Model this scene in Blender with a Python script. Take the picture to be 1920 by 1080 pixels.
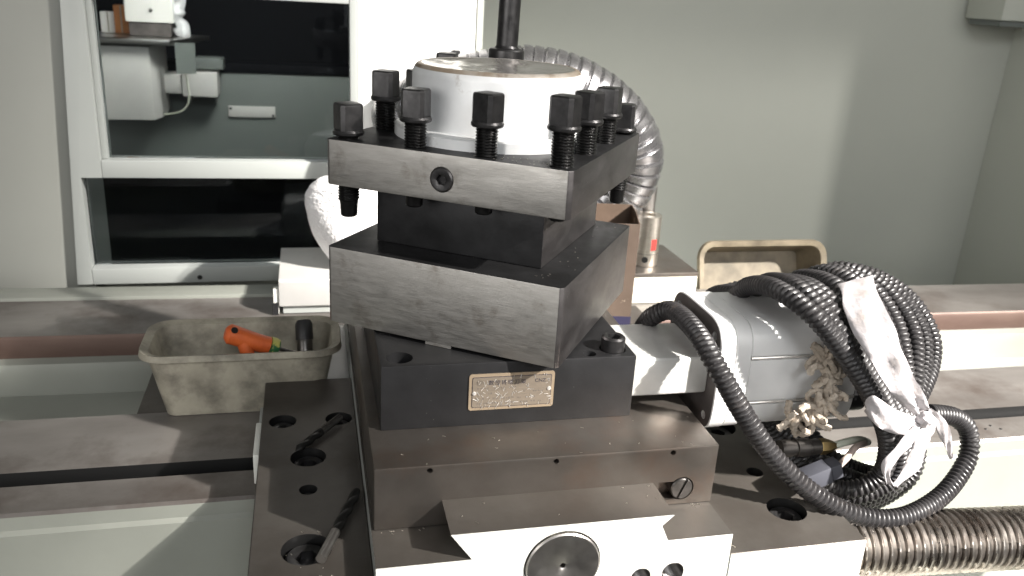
import bpy, bmesh, math, random
from mathutils import Vector, Matrix, noise
random.seed(7)
scene = bpy.context.scene
for o in list(bpy.data.objects): bpy.data.objects.remove(o)
COL = scene.collection
PI = math.pi

# ------------------------------------------------------------------ camera
cam = bpy.data.cameras.new('camera'); camo = bpy.data.objects.new('camera', cam); COL.objects.link(camo)
cam.sensor_width = 36.0; cam.lens = 1600.2 * 36 / 1920
cam.clip_start = 0.02; cam.clip_end = 50
rx, ux, bx_ = Vector((0.973367, -0.222391, 0.055665)), Vector((0.024258, 0.341365, 0.939618)), Vector((-0.227965, -0.913243, 0.337668))
m = Matrix((rx, ux, bx_)).transposed().to_4x4(); m.translation = (-0.141807, -0.646968, 0.311818)
camo.matrix_world = m
cam.dof.use_dof = True; cam.dof.focus_distance = 0.68; cam.dof.aperture_fstop = 10
scene.camera = camo

# ------------------------------------------------------------------ light and exposure
scene.view_settings.view_transform = 'Standard'
scene.view_settings.look = 'None'
scene.view_settings.exposure = 0.0
scene.view_settings.gamma = 1.0
scene.view_settings.use_curve_mapping = False
w = bpy.data.worlds.new('World'); scene.world = w; w.use_nodes = True
w.node_tree.nodes['Background'].inputs[0].default_value = (1.0, 0.99, 0.97, 1)
w.node_tree.nodes['Background'].inputs[1].default_value = 0.09
def aim(o, loc, target):
    o.location = loc
    o.rotation_euler = (Vector(target) - Vector(loc)).to_track_quat('-Z', 'Y').to_euler()
SUN = Vector((1.0, -0.85, 0.95)).normalized()
sl = bpy.data.lights.new('sunbeam_lamp', 'AREA'); so = bpy.data.objects.new('sunbeam_lamp', sl); COL.objects.link(so)
sl.shape = 'RECTANGLE'; sl.size = 0.8; sl.size_y = 1.3; sl.energy = 1500; sl.color = (1.0, 0.955, 0.9)
aim(so, Vector((0.05, 0.15, 0.05)) + SUN * 16.0, (0.05, 0.15, 0.05))
# added spot along the sun direction, brightening the right side of the machine
cl = bpy.data.lights.new('sun_boost_right', 'SPOT'); co = bpy.data.objects.new('sun_boost_right', cl); COL.objects.link(co)
cl.energy = 64000; cl.color = (1.0, 0.955, 0.9); cl.shadow_soft_size = 0.24; cl.spot_size = math.radians(4.2); cl.spot_blend = 0.25
aim(co, Vector((0.64, -0.11, -0.1)) + SUN * 16.0, (0.64, -0.11, -0.1))
# another added spot along the sun direction, whitening the door panel behind
ul = bpy.data.lights.new('sun_boost_door', 'SPOT'); uo = bpy.data.objects.new('sun_boost_door', ul); COL.objects.link(uo)
ul.energy = 34000; ul.color = (1.0, 0.96, 0.91); ul.shadow_soft_size = 0.15; ul.spot_size = math.radians(2.3); ul.spot_blend = 0.5
aim(uo, Vector((0.02, 0.6, 0.2)) + SUN * 16.0, (0.02, 0.6, 0.2))
def area(name, loc, target, sx, sy, energy, color=(1, 1, 1)):
    l = bpy.data.lights.new(name, 'AREA'); o = bpy.data.objects.new(name, l); COL.objects.link(o)
    l.shape = 'RECTANGLE'; l.size = sx; l.size_y = sy; l.energy = energy; l.color = color
    aim(o, loc, target); return o
area('front_right_fill', (1.7, -2.9, 1.2), (0.1, 0, 0.1), 1.6, 1.4, 30, (1.0, 0.97, 0.93))  # added soft fill from the front right
area('far_bay_fill', (-0.15, 0.95, 0.50), (-0.50, 1.28, 0.12), 0.25, 0.15, 6, (1.0, 0.97, 0.93))  # added to brighten the cabinet behind the upper window
area('front_left_fill', (-2.6, -2.6, 0.9), (0, 0, 0.1), 2.2, 1.6, 46, (1.0, 0.98, 0.95))  # added fill, reflected by the front-left turret face
area('back_wall_fill', (0.85, 0.05, 1.05), (0.75, 0.85, 0.15), 0.5, 0.12, 2.4, (1.0, 0.99, 0.95))  # added to lift the tone of the back wall
area('front_fill', (0.1, -2.4, 1.5), (0.1, 0, 0.1), 0.9, 0.5, 20, (0.96, 0.98, 1.0))  # added frontal fill, out of view

# ------------------------------------------------------------------ helpers
def srgb(r, g, b):
    f = lambda c: (c / 12.92 if c <= 0.04045 else ((c + 0.055) / 1.055) ** 2.4)
    return (f(r / 255), f(g / 255), f(b / 255), 1)
def c4(c): return (c[0], c[1], c[2], 1)
def mat(name, col, rough=0.5, metal=0.0, col2=None, scale=20, stretch=(1, 1, 1), lo=0.35, hi=0.65, rough2=None,
        bump=0.0, bscale=150, bstretch=None, dirt=None, dscale=30, dlo=0.55, dhi=0.7, spec=0.5, coat=0.0, trans=0.0, specks=None):
    mt = bpy.data.materials.new(name); mt.use_nodes = True
    nt = mt.node_tree; N = nt.nodes; Lk = nt.links
    b = N['Principled BSDF']
    b.inputs['Roughness'].default_value = rough; b.inputs['Metallic'].default_value = metal
    b.inputs['Specular IOR Level'].default_value = spec; b.inputs['Coat Weight'].default_value = coat
    b.inputs['Transmission Weight'].default_value = trans
    b.inputs['Base Color'].default_value = c4(col)
    tc = N.new('ShaderNodeTexCoord')
    def nz(scale, stretch, detail=7, rgh=0.6):
        mp = N.new('ShaderNodeMapping'); mp.inputs['Scale'].default_value = stretch
        Lk.new(tc.outputs['Object'], mp.inputs[0])
        n = N.new('ShaderNodeTexNoise'); n.inputs['Scale'].default_value = scale; n.inputs['Detail'].default_value = detail
        n.inputs['Roughness'].default_value = rgh
        Lk.new(mp.outputs[0], n.inputs['Vector']); return n
    def ramp(src, lo, hi):
        r = N.new('ShaderNodeMapRange'); r.inputs[1].default_value = lo; r.inputs[2].default_value = hi
        Lk.new(src, r.inputs[0]); return r.outputs[0]
    cur = None
    n1 = nz(scale, stretch)
    f1 = ramp(n1.outputs['Fac'], lo, hi)
    if col2 is not None:
        mx = N.new('ShaderNodeMix'); mx.data_type = 'RGBA'
        mx.inputs[6].default_value = c4(col); mx.inputs[7].default_value = c4(col2)
        Lk.new(f1, mx.inputs[0]); cur = mx.outputs[2]
    if dirt is not None:
        n2 = nz(dscale, (1, 1, 1), 9, 0.65)
        f2 = ramp(n2.outputs['Fac'], dlo, dhi)
        mx = N.new('ShaderNodeMix'); mx.data_type = 'RGBA'
        if cur is None: mx.inputs[6].default_value = c4(col)
        else: Lk.new(cur, mx.inputs[6])
        mx.inputs[7].default_value = c4(dirt); Lk.new(f2, mx.inputs[0]); cur = mx.outputs[2]
    if specks is not None:
        v = N.new('ShaderNodeTexVoronoi'); v.inputs['Scale'].default_value = specks[1]
        Lk.new(tc.outputs['Object'], v.inputs['Vector'])
        f3 = ramp(v.outputs['Distance'], specks[2], specks[2] * 0.6)
        mx = N.new('ShaderNodeMix'); mx.data_type = 'RGBA'
        if cur is None: mx.inputs[6].default_value = c4(col)
        else: Lk.new(cur, mx.inputs[6])
        mx.inputs[7].default_value = c4(specks[0]); Lk.new(f3, mx.inputs[0]); cur = mx.outputs[2]
    if cur is not None: Lk.new(cur, b.inputs['Base Color'])
    if rough2 is not None:
        n3 = nz(scale * 1.7, stretch, 6)
        r = N.new('ShaderNodeMapRange'); r.inputs[1].default_value = 0.3; r.inputs[2].default_value = 0.7
        r.inputs[3].default_value = rough; r.inputs[4].default_value = rough2
        Lk.new(n3.outputs['Fac'], r.inputs[0]); Lk.new(r.outputs[0], b.inputs['Roughness'])
    if bump:
        nb = nz(bscale, bstretch or stretch, 5)
        bp = N.new('ShaderNodeBump'); bp.inputs['Strength'].default_value = bump; bp.inputs['Distance'].default_value = 0.001
        Lk.new(nb.outputs['Fac'], bp.inputs['Height']); Lk.new(bp.outputs[0], b.inputs['Normal'])
    return mt

M = {}
M['ground_steel'] = mat('ground_steel', (0.50, 0.485, 0.46), 0.38, 1.0, (0.42, 0.405, 0.38), 70, (0.6, 0.6, 3.0), rough2=0.54, bump=0.14, bscale=420, bstretch=(0.25, 0.25, 5), dirt=(0.27, 0.245, 0.215), dscale=42, dlo=0.56, dhi=0.74)
M['black_steel'] = mat('black_oxide_steel', (0.050, 0.050, 0.052), 0.36, 0.75, (0.030, 0.030, 0.031), 30, rough2=0.52, bump=0.06, bscale=300)
M['base_black'] = mat('base_black_steel', (0.033, 0.033, 0.035), 0.42, 0.6, (0.022, 0.022, 0.023), 22, rough2=0.55, bump=0.05, bscale=350, specks=((0.3, 0.28, 0.25), 170, 0.035))
M['bolt_black'] = mat('bolt_black', (0.085, 0.083, 0.084), 0.29, 0.85, (0.05, 0.049, 0.05), 90, rough2=0.46, bump=0.08, bscale=500)
M['thread_black'] = mat('thread_black', (0.022, 0.021, 0.021), 0.34, 0.7, (0.012, 0.012, 0.012), 200)
M['brown_steel'] = mat('brown_oiled_steel', (0.20, 0.182, 0.165), 0.36, 0.9, (0.145, 0.128, 0.113), 12, rough2=0.5, bump=0.06, bscale=220, dirt=(0.17, 0.125, 0.10), dscale=14, dlo=0.52, dhi=0.75)
M['dark_steel'] = mat('dark_oiled_steel', (0.118, 0.108, 0.097), 0.40, 0.5, (0.076, 0.068, 0.060), 10, rough2=0.55, bump=0.06, bscale=220, dirt=(0.062, 0.052, 0.044), dscale=9, dlo=0.5, dhi=0.75)
M['way_steel'] = mat('way_steel', (0.245, 0.23, 0.215), 0.32, 0.35, (0.145, 0.132, 0.122), 9, (0.4, 1, 1), rough2=0.55, dirt=(0.085, 0.065, 0.055), dscale=8, dlo=0.5, dhi=0.72, bump=0.05, bscale=150)
M['rust_steel'] = mat('rusty_steel', (0.15, 0.10, 0.08), 0.5, 0.4, (0.085, 0.05, 0.04), 14, (0.3, 1, 1), dirt=(0.28, 0.05, 0.03), dscale=7, dlo=0.66, dhi=0.75)
M['white_paint'] = mat('white_machine_paint', (0.76, 0.76, 0.71), 0.38, 0, (0.70, 0.70, 0.65), 8, dirt=(0.36, 0.32, 0.27), dscale=26, dlo=0.68, dhi=0.8, bump=0.04, bscale=90)
M['bed_paint'] = mat('bed_paint', (0.28, 0.29, 0.257), 0.42, 0, (0.235, 0.245, 0.217), 6, dirt=(0.28, 0.25, 0.21), dscale=11, dlo=0.62, dhi=0.8, bump=0.04, bscale=90)
M['wall_paint'] = mat('wall_paint', (0.44, 0.455, 0.41), 0.45, 0, (0.41, 0.425, 0.385), 2.2, bump=0.03, bscale=120)
M['panel_paint'] = mat('panel_paint', (0.29, 0.295, 0.27), 0.42, 0, (0.27, 0.275, 0.25), 3, bump=0.03, bscale=120)
M['frame_paint'] = mat('frame_paint', (0.35, 0.365, 0.35), 0.35, 0, (0.325, 0.34, 0.325), 5, bump=0.03, bscale=120)
M['door_white'] = mat('door_white', (0.86, 0.86, 0.84), 0.4, 0, (0.84, 0.84, 0.81), 4)
M['cap_paint'] = mat('silver_cap_paint', (0.80, 0.81, 0.81), 0.36, 0.12, (0.70, 0.71, 0.715), 24, rough2=0.48, bump=0.06, bscale=110, dirt=(0.25, 0.20, 0.15), dscale=30, dlo=0.60, dhi=0.76)
M['cap_top'] = mat('worn_cap_top', (0.78, 0.76, 0.73), 0.14, 0.85, (0.60, 0.56, 0.52), 22, rough2=0.30, bump=0.4, bscale=30)
M['cap_rim'] = mat('grimy_cap_rim', (0.62, 0.60, 0.57), 0.36, 0.4, (0.34, 0.27, 0.20), 9, lo=0.42, hi=0.56, rough2=0.5, bump=0.15, bscale=140, dirt=(0.22, 0.17, 0.125), dscale=44, dlo=0.55, dhi=0.7)
M['alu'] = mat('cast_aluminium', (0.64, 0.64, 0.62), 0.42, 0.3, (0.54, 0.54, 0.52), 30, rough2=0.55, bump=0.08, bscale=200, dirt=(0.33, 0.29, 0.25), dscale=30, dlo=0.62, dhi=0.78)
M['motor'] = mat('motor_aluminium', (0.74, 0.74, 0.735), 0.45, 0.05, (0.67, 0.67, 0.665), 20, rough2=0.46, bump=0.03, bscale=300, dirt=(0.42, 0.37, 0.32), dscale=22, dlo=0.66, dhi=0.82)
M['dark_face'] = mat('motor_dark_face', (0.13, 0.115, 0.11), 0.6, 0.3, (0.08, 0.07, 0.068), 40)
M['bright_steel'] = mat('turned_steel', (0.46, 0.44, 0.42), 0.32, 1.0, (0.36, 0.34, 0.32), 60, rough2=0.42)
M['chrome'] = mat('spiral_steel', (0.46, 0.43, 0.40), 0.20, 1.0, (0.33, 0.295, 0.265), 26, rough2=0.40, bump=0.05, bscale=200)
M['conduit'] = mat('conduit_plastic', (0.028, 0.026, 0.027), 0.33, 0.1, (0.018, 0.017, 0.018), 60, rough2=0.5, dirt=(0.075, 0.062, 0.055), dscale=34, dlo=0.60, dhi=0.8)
M['rubber'] = mat('black_rubber', (0.012, 0.012, 0.013), 0.5)
M['hole'] = mat('oil_and_shade_black', (0.008, 0.008, 0.008), 0.45)  # oil spots; also shade inside holes and grooves, put into the colour
M['ribbon'] = mat('white_plastic_film', (0.47, 0.445, 0.455), 0.42, 0, (0.37, 0.35, 0.355), 30, dirt=(0.33, 0.29, 0.27), dscale=46, dlo=0.52, dhi=0.75, bump=0.9, bscale=110)
M['yarn'] = mat('cotton_yarn', (0.50, 0.44, 0.37), 0.9, 0, (0.32, 0.27, 0.22), 50, bump=0.5, bscale=700, spec=0.1)
M['towel'] = mat('white_terry', (0.86, 0.85, 0.85), 0.95, 0, (0.82, 0.80, 0.80), 60, bump=0.8, bscale=420, spec=0.05)
M['tray'] = mat('grimy_plastic', (0.41, 0.38, 0.305), 0.5, 0, (0.27, 0.25, 0.198), 22, dirt=(0.10, 0.092, 0.075), dscale=26, dlo=0.44, dhi=0.72, bump=0.05, bscale=90)
M['tray_brown'] = mat('yellowed_plastic', (0.21, 0.175, 0.122), 0.5, 0, (0.145, 0.12, 0.08), 30, dirt=(0.075, 0.062, 0.042), dscale=26, dlo=0.45, dhi=0.72)
M['card'] = mat('brown_card', (0.11, 0.08, 0.062), 0.5, 0, (0.08, 0.057, 0.042), 22, coat=0.5, dirt=(0.55, 0.45, 0.36), dscale=46, dlo=0.64, dhi=0.72)  # pale blotches are tape glare put into the card colour
M['card_in'] = mat('brown_card_inside', (0.11, 0.073, 0.05), 0.7, 0, (0.08, 0.052, 0.034), 22)
M['indigo'] = mat('indigo_print', (0.022, 0.02, 0.05), 0.5)
M['cream'] = mat('cream_paint', (0.68, 0.66, 0.56), 0.42, 0, (0.60, 0.58, 0.49), 10, dirt=(0.33, 0.29, 0.22), dscale=20, dlo=0.65, dhi=0.8)
M['red'] = mat('red_jaw', (0.50, 0.03, 0.025), 0.45)
M['coupling'] = mat('coupling_aluminium', (0.72, 0.68, 0.62), 0.26, 1.0, (0.60, 0.56, 0.50), 40, (1, 1, 4), rough2=0.4)
M['orange'] = mat('orange_plastic', (0.72, 0.15, 0.035), 0.5, 0, (0.55, 0.095, 0.02), 40, dirt=(0.2, 0.06, 0.03), dscale=40, dlo=0.6, dhi=0.75)
M['label'] = mat('green_yellow_print', (0.50, 0.48, 0.12), 0.5, 0, (0.03, 0.14, 0.05), 110, lo=0.48, hi=0.52)
M['grey_plug'] = mat('grey_plug', (0.060, 0.062, 0.075), 0.5)
M['pale_cable'] = mat('pale_cable', (0.48, 0.50, 0.42), 0.5)
M['pink_cable'] = mat('pinkish_cable', (0.42, 0.34, 0.30), 0.5)
M['brass'] = mat('brass', (0.26, 0.19, 0.085), 0.4, 0.9)
M['connector'] = mat('connector_shell', (0.085, 0.078, 0.072), 0.4, 0.6, (0.055, 0.05, 0.046), 80)
M['gold'] = mat('gilt_edge', (0.34, 0.265, 0.185), 0.42, 0.3, (0.28, 0.22, 0.155), 60)
M['ink'] = mat('black_ink', (0.02, 0.018, 0.03), 0.6)
M['ink2'] = mat('faded_ink', (0.13, 0.11, 0.09), 0.6)
M['rivet'] = mat('rivet', (0.75, 0.73, 0.70), 0.3, 0.6)
M['duct'] = mat('duct_foil', (0.36, 0.355, 0.36), 0.22, 0.9, (0.27, 0.265, 0.275), 40, rough2=0.3)
M['cab_grey'] = mat('cabinet_grey', (0.55, 0.54, 0.52), 0.5, 0, (0.47, 0.46, 0.445), 8, dirt=(0.24, 0.22, 0.20), dscale=14, dlo=0.64, dhi=0.8)
M['stainless'] = mat('stainless', (0.42, 0.41, 0.40), 0.3, 1.0)
M['back_grey'] = mat('far_machine_grey', (0.135, 0.15, 0.143), 0.45, 0, (0.12, 0.134, 0.128), 4)
M['unlit_black'] = mat('unlit_backdrop_black', (0.004, 0.0045, 0.006), 0.7, 0, (0.003, 0.003, 0.004), 3, spec=0.05)  # near-black base colour stands for the unlit space behind the windows
M['card_orange'] = mat('orange_carton', (0.45, 0.17, 0.05), 0.6)
M['lilac'] = mat('lilac_cloth', (0.22, 0.20, 0.36), 0.8)
M['white_box'] = mat('white_box', (0.75, 0.74, 0.71), 0.5)
M['bag'] = mat('clear_bag', (0.72, 0.72, 0.74), 0.2, 0, bump=1.0, bscale=40, trans=0.25)
M['swarf'] = mat('bright_swarf', (0.75, 0.70, 0.62), 0.3, 0.9)
M['drill'] = mat('drill_steel', (0.16, 0.15, 0.145), 0.35, 0.9, (0.09, 0.085, 0.08), 90)
M['flute'] = mat('drill_black', (0.02, 0.019, 0.018), 0.4, 0.5)

# nameplate film: pale bronze plate under a crazed protective film
def plate_mat():
    mt = bpy.data.materials.new('crazed_nameplate'); mt.use_nodes = True
    nt = mt.node_tree; N = nt.nodes; Lk = nt.links; b = N['Principled BSDF']
    tc = N.new('ShaderNodeTexCoord')
    n = N.new('ShaderNodeTexNoise'); n.inputs['Scale'].default_value = 260; n.inputs['Detail'].default_value = 4
    Lk.new(tc.outputs['Object'], n.inputs['Vector'])
    mx = N.new('ShaderNodeMix'); mx.data_type = 'RGBA'; mx.inputs[6].default_value = (0.27, 0.225, 0.175, 1); mx.inputs[7].default_value = (0.20, 0.168, 0.135, 1)
    Lk.new(n.outputs['Fac'], mx.inputs[0])
    Lk.new(mx.outputs[2], b.inputs['Base Color'])
    b.inputs['Roughness'].default_value = 0.35; b.inputs['Metallic'].default_value = 0.35
    return mt
M['plate'] = plate_mat()
# thin window glass: clear, with a weak mirror of the shop
def glass_mat():
    mt = bpy.data.materials.new('window_glass'); mt.use_nodes = True
    nt = mt.node_tree; N = nt.nodes; Lk = nt.links
    N.remove(N['Principled BSDF']); out = N['Material Output']
    t = N.new('ShaderNodeBsdfTransparent'); t.inputs[0].default_value = (0.86, 0.89, 0.88, 1)
    g = N.new('ShaderNodeBsdfGlossy'); g.inputs['Roughness'].default_value = 0.03; g.inputs[0].default_value = (0.9, 0.95, 1, 1)
    fr = N.new('ShaderNodeFresnel'); fr.inputs[0].default_value = 1.35
    mx = N.new('ShaderNodeMixShader'); Lk.new(fr.outputs[0], mx.inputs[0]); Lk.new(t.outputs[0], mx.inputs[1]); Lk.new(g.outputs[0], mx.inputs[2])
    Lk.new(mx.outputs[0], out.inputs[0]); return mt
M['glass'] = glass_mat()

ORIGIN = {}
def tag(o, label=None, cat=None, group=None, kind=None):
    if label: o['label'] = label
    if cat: o['category'] = cat
    if group: o['group'] = group
    if kind: o['kind'] = kind
    return o
def thing(name, loc, label, cat, group=None):
    o = bpy.data.objects.new(name, None); COL.objects.link(o); o.location = loc
    o.empty_display_size = 0.02; ORIGIN[o] = Vector(loc)
    return tag(o, label, cat, group)

class MB:
    """collects shapes given in scene coordinates; build() links them as one mesh object"""
    def __init__(s): s.bm = bmesh.new()
    def box(s, x0, x1, y0, y1, z0, z1, bev=0.0, seg=2, T=None):
        b = bmesh.new()
        vs = [b.verts.new((x, y, z)) for x in (x0, x1) for y in (y0, y1) for z in (z0, z1)]
        for f in ((0, 1, 3, 2), (4, 6, 7, 5), (0, 4, 5, 1), (2, 3, 7, 6), (0, 2, 6, 4), (1, 5, 7, 3)): b.faces.new([vs[i] for i in f])
        bmesh.ops.recalc_face_normals(b, faces=b.faces)
        if bev: bmesh.ops.bevel(b, geom=list(b.edges), offset=bev, segments=seg, profile=0.6, affect='EDGES')
        s._add(b, T); return s
    def _add(s, b, T=None):
        if T is not None: bmesh.ops.transform(b, matrix=T, verts=b.verts)
        me = bpy.data.meshes.new('t'); b.to_mesh(me); b.free(); s.bm.from_mesh(me); bpy.data.meshes.remove(me)
    def prism(s, pts, axis, a0, a1, bev=0.0, T=None, seg=2):
        """polygon pts (2d) extruded along axis 'x','y' or 'z'"""
        b = bmesh.new()
        def p3(p, a): return {'x': (a, p[0], p[1]), 'y': (p[0], a, p[1]), 'z': (p[0], p[1], a)}[axis]
        A = [b.verts.new(p3(p, a0)) for p in pts]; B = [b.verts.new(p3(p, a1)) for p in pts]
        n = len(pts); b.faces.new(A); b.faces.new(B[::-1])
        for i in range(n): b.faces.new((A[i], B[i], B[(i + 1) % n], A[(i + 1) % n]))
        bmesh.ops.recalc_face_normals(b, faces=b.faces)
        if bev: bmesh.ops.bevel(b, geom=list(b.edges), offset=bev, segments=seg, profile=0.6, affect='EDGES')
        s._add(b, T); return s
    def lathe(s, prof, n=32, T=None, closed=False):
        """profile [(r,z)] about z"""
        b = bmesh.new(); rings = []
        for r, z in prof:
            if r < 1e-7: rings.append([b.verts.new((0, 0, z))])
            else: rings.append([b.verts.new((r * math.cos(2 * PI * i / n), r * math.sin(2 * PI * i / n), z)) for i in range(n)])
        for a, c in zip(rings, rings[1:]):
            for i in range(n):
                j = (i + 1) % n
                if len(a) == 1 and len(c) == 1: continue
                if len(a) == 1: b.faces.new((a[0], c[i], c[j]))
                elif len(c) == 1: b.faces.new((a[i], c[0], a[j]))
                else: b.faces.new((a[i], c[i], c[j], a[j]))
        bmesh.ops.recalc_face_normals(b, faces=b.faces)
        s._add(b, T); return s
    def sweep(s, pts, rad, n=12, closed=False, caps=True):
        """rad: number or f(s, theta, i)"""
        b = bmesh.new(); P = [Vector(p) for p in pts]; m_ = len(P); rings = []
        L = 0.0; up = None
        for i in range(m_):
            if closed: t = (P[(i + 1) % m_] - P[i - 1]).normalized()
            else: t = (P[min(i + 1, m_ - 1)] - P[max(i - 1, 0)]).normalized()
            if up is None:
                up = Vector((0, 0, 1)) if abs(t.z) < 0.9 else Vector((1, 0, 0))
            up = (up - t * up.dot(t)).normalized(); sd = t.cross(up)
            if i: L += (P[i] - P[i - 1]).length
            ring = []
            for k in range(n):
                th = 2 * PI * k / n
                r = rad(L, th, i) if callable(rad) else rad
                ring.append(b.verts.new(P[i] + (up * math.cos(th) + sd * math.sin(th)) * r))
            rings.append(ring)
        rng = range(m_) if closed else range(m_ - 1)
        for i in rng:
            a, c = rings[i], rings[(i + 1) % m_]
            off = 0
            for k in range(n):
                j = (k + 1) % n
                b.faces.new((a[k], a[j], c[j], c[k]))
        if caps and not closed: b.faces.new(rings[0][::-1]); b.faces.new(rings[-1])
        bmesh.ops.recalc_face_normals(b, faces=b.faces)
        s._add(b); return s
    def raw(s, verts, faces, T=None):
        b = bmesh.new(); vs = [b.verts.new(v) for v in verts]
        for f in faces: b.faces.new([vs[i] for i in f])
        bmesh.ops.recalc_face_normals(b, faces=b.faces); s._add(b, T); return s
    def mesh(s, origin, angle=32):
        if origin is not None: bmesh.ops.translate(s.bm, verts=s.bm.verts, vec=-Vector(origin))
        me = bpy.data.meshes.new('mesh'); s.bm.to_mesh(me); s.bm.free()
        finish(me, angle); return me
    def build(s, name, mats, parent=None, sel=None, angle=32, origin=None, cut=None):
        base = ORIGIN.get(parent) if parent is not None else (Vector(origin) if origin is not None else None)
        me = s.mesh(base, angle); me.name = name
        if cut is not None: me = boolean(me, cut.mesh(base), angle); me.name = name
        o = bpy.data.objects.new(name, me); COL.objects.link(o)
        if parent is not None: o.parent = parent
        if base is not None: ORIGIN[o] = base
        if parent is None and origin is not None: o.location = origin
        for q in (mats if isinstance(mats, (list, tuple)) else [mats]): me.materials.append(M[q])
        if sel:
            for f in me.polygons: f.material_index = sel(f)
        return o
def finish(me, angle):
    if len(me.polygons):
        me.polygons.foreach_set('use_smooth', [True] * len(me.polygons))
        me.set_sharp_from_angle(angle=math.radians(angle))
    me.update()
def boolean(me, cme, angle):
    a = bpy.data.objects.new('tmp_a', me); c = bpy.data.objects.new('tmp_c', cme)
    COL.objects.link(a); COL.objects.link(c)
    md = a.modifiers.new('b', 'BOOLEAN'); md.object = c; md.operation = 'DIFFERENCE'; md.solver = 'EXACT'; md.use_self = True
    dg = bpy.context.evaluated_depsgraph_get()
    out = bpy.data.meshes.new_from_object(a.evaluated_get(dg))
    bpy.data.objects.remove(a); bpy.data.objects.remove(c)
    finish(out, angle); return out
def catmull(P, step=0.002, closed=False):
    P = [Vector(p) for p in P]; n = len(P); out = []
    segs = n if closed else n - 1
    for i in range(segs):
        g = lambda k: P[k % n] if closed else P[max(0, min(n - 1, k))]
        p0, p1, p2, p3 = g(i - 1), g(i), g(i + 1), g(i + 2)
        k = max(4, int((p2 - p1).length / step * 1.05))
        for j in range(k):
            t = j / k
            out.append(0.5 * ((2 * p1) + (p2 - p0) * t + (2 * p0 - 5 * p1 + 4 * p2 - p3) * t * t + (3 * p1 - p0 - 3 * p2 + p3) * t ** 3))
    if not closed: out.append(P[-1])
    # even respacing
    res = [out[0]]; acc = 0.0
    seq = out[1:] + ([out[0]] if closed else [])
    prev = out[0]
    for q in seq:
        d = (q - prev).length
        while acc + d >= step and d > 1e-9:
            prev = prev + (q - prev) * ((step - acc) / d); res.append(prev.copy()); d = (q - prev).length; acc = 0.0
        acc += d; prev = q
    return res
def T_axis(loc, direction):
    """matrix taking +z to direction"""
    q = Vector(direction).normalized().to_track_quat('Z', 'Y')
    return Matrix.Translation(Vector(loc)) @ q.to_matrix().to_4x4()
def socket_head(mb, R, h, hexr, depth, T, chamfer=0.0012):
    """socket-head screw, top at z=h, bottom z=0"""
    b = bmesh.new(); n = 36
    def ring(r, z, m_=n, f=None): return [b.verts.new(((f(i) if f else r) * math.cos(2 * PI * i / m_), (f(i) if f else r) * math.sin(2 * PI * i / m_), z)) for i in range(m_)]
    def hexf(i):
        a = (2 * PI * i / n) % (PI / 3) - PI / 6
        return hexr * math.cos(PI / 6) / math.cos(a)
    rs = [ring(R, 0), ring(R, h - chamfer), ring(R - chamfer, h), ring(hexr * 1.22, h), ring(0, h - hexr * 0.12, n, hexf), ring(0, h - depth, n, hexf)]
    for a, c in zip(rs, rs[1:]):
        for i in range(n): j = (i + 1) % n; b.faces.new((a[i], a[j], c[j], c[i]))
    b.faces.new(rs[-1])
    bmesh.ops.recalc_face_normals(b, faces=b.faces)
    mb._add(b, T)
def hexhole(mb, r, depth, T):
    mb.lathe([(0, -depth), (r, -depth), (r, 0.01), (0, 0.01)], 24, T)

# ------------------------------------------------------------------ setting: enclosure walls
def struct(o): o['kind'] = 'structure'; return o
struct(MB().box(0.10, 1.24, 0.85, 0.86, -0.6, 0.95).build('wall_back', 'wall_paint'))
struct(MB().box(1.225, 1.24, 0.50, 0.849, -0.6, 0.95).build('wall_right', 'wall_paint'))
struct(MB().box(-0.9, 2.4, 0.11, 0.849, 0.95, 0.965).build('unseen_shade_roof', 'wall_paint'))  # unseen roof, added and sized to keep sun off the upper back wall
struct(MB().box(-0.9, -0.4440, 0.608, 0.620, -0.6, 0.90, 0.002).build('wall_left', 'panel_paint'))
struct(MB().box(-0.455, 0.094, 0.628, 0.640, -0.6, -0.13, 0.001).build('wall_below_window', 'panel_paint'))
struct(MB().box(0.0945, 0.104, 0.597, 0.848, -0.6, 0.90).build('wall_return', 'wall_paint'))
struct(MB().box(-0.9, 1.6, -0.3, 0.63, -0.42, -0.40).build('chip_pan', 'bed_paint'))

# sunlit sheet-metal door panel beside the window
dp = thing('door_panel', (0.01, 0.6, -0.125), 'white sheet metal door panel in bright sun right of the dark window', 'panel')
MB().box(-0.0715, 0.0935, 0.598, 0.626, -0.128, 0.60, 0.0015).build('sheet', 'door_white', dp)
MB().box(0.060, 0.0715, 0.589, 0.5975, 0.209, 0.2155, 0.001).build('latch', 'rubber', dp)

# window frame with two panes
wf = thing('window_frame', (-0.27, 0.6, -0.125), 'pale grey painted steel frame around the two dark windows behind', 'window frame')
def bar(x0, x1, z0, z1, y0=0.592, y1=0.6275): MB().box(x0, x1, y0, y1, z0, z1, 0.0015).build('frame_bar', 'frame_paint', wf)
MB().prism([(-0.4645, -0.1255), (-0.4437, -0.1255), (-0.4437, 0.0284), (-0.4166, 0.0284), (-0.4166, 0.2892), (-0.4425, 0.2892)], 'y', 0.592, 0.6275, 0.0012).build('frame_bar', 'frame_paint', wf)
bar(-0.4164, -0.0835, 0.0285, 0.0530)                      # middle rail
bar(-0.4165, -0.0835, 0.2705, 0.2890)                      # top rail
bar(-0.0830, -0.0722, -0.1255, 0.60)                       # right stile
bar(-0.4435, -0.0835, -0.1255, -0.1020)                    # bottom rail
MB().box(-0.4163, -0.4090, 0.600, 0.626, 0.0535, 0.2700, 0.0005).build('glazing_bead', 'frame_paint', wf)
MB().lathe([(0, 0), (0.0035, 0), (0.0035, 0.0006), (0, 0.0008)], 16, T_axis((-0.3002, 0.5918, -0.1175), (0, -1, 0))).build('screw_hole', 'hole', wf)
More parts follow.
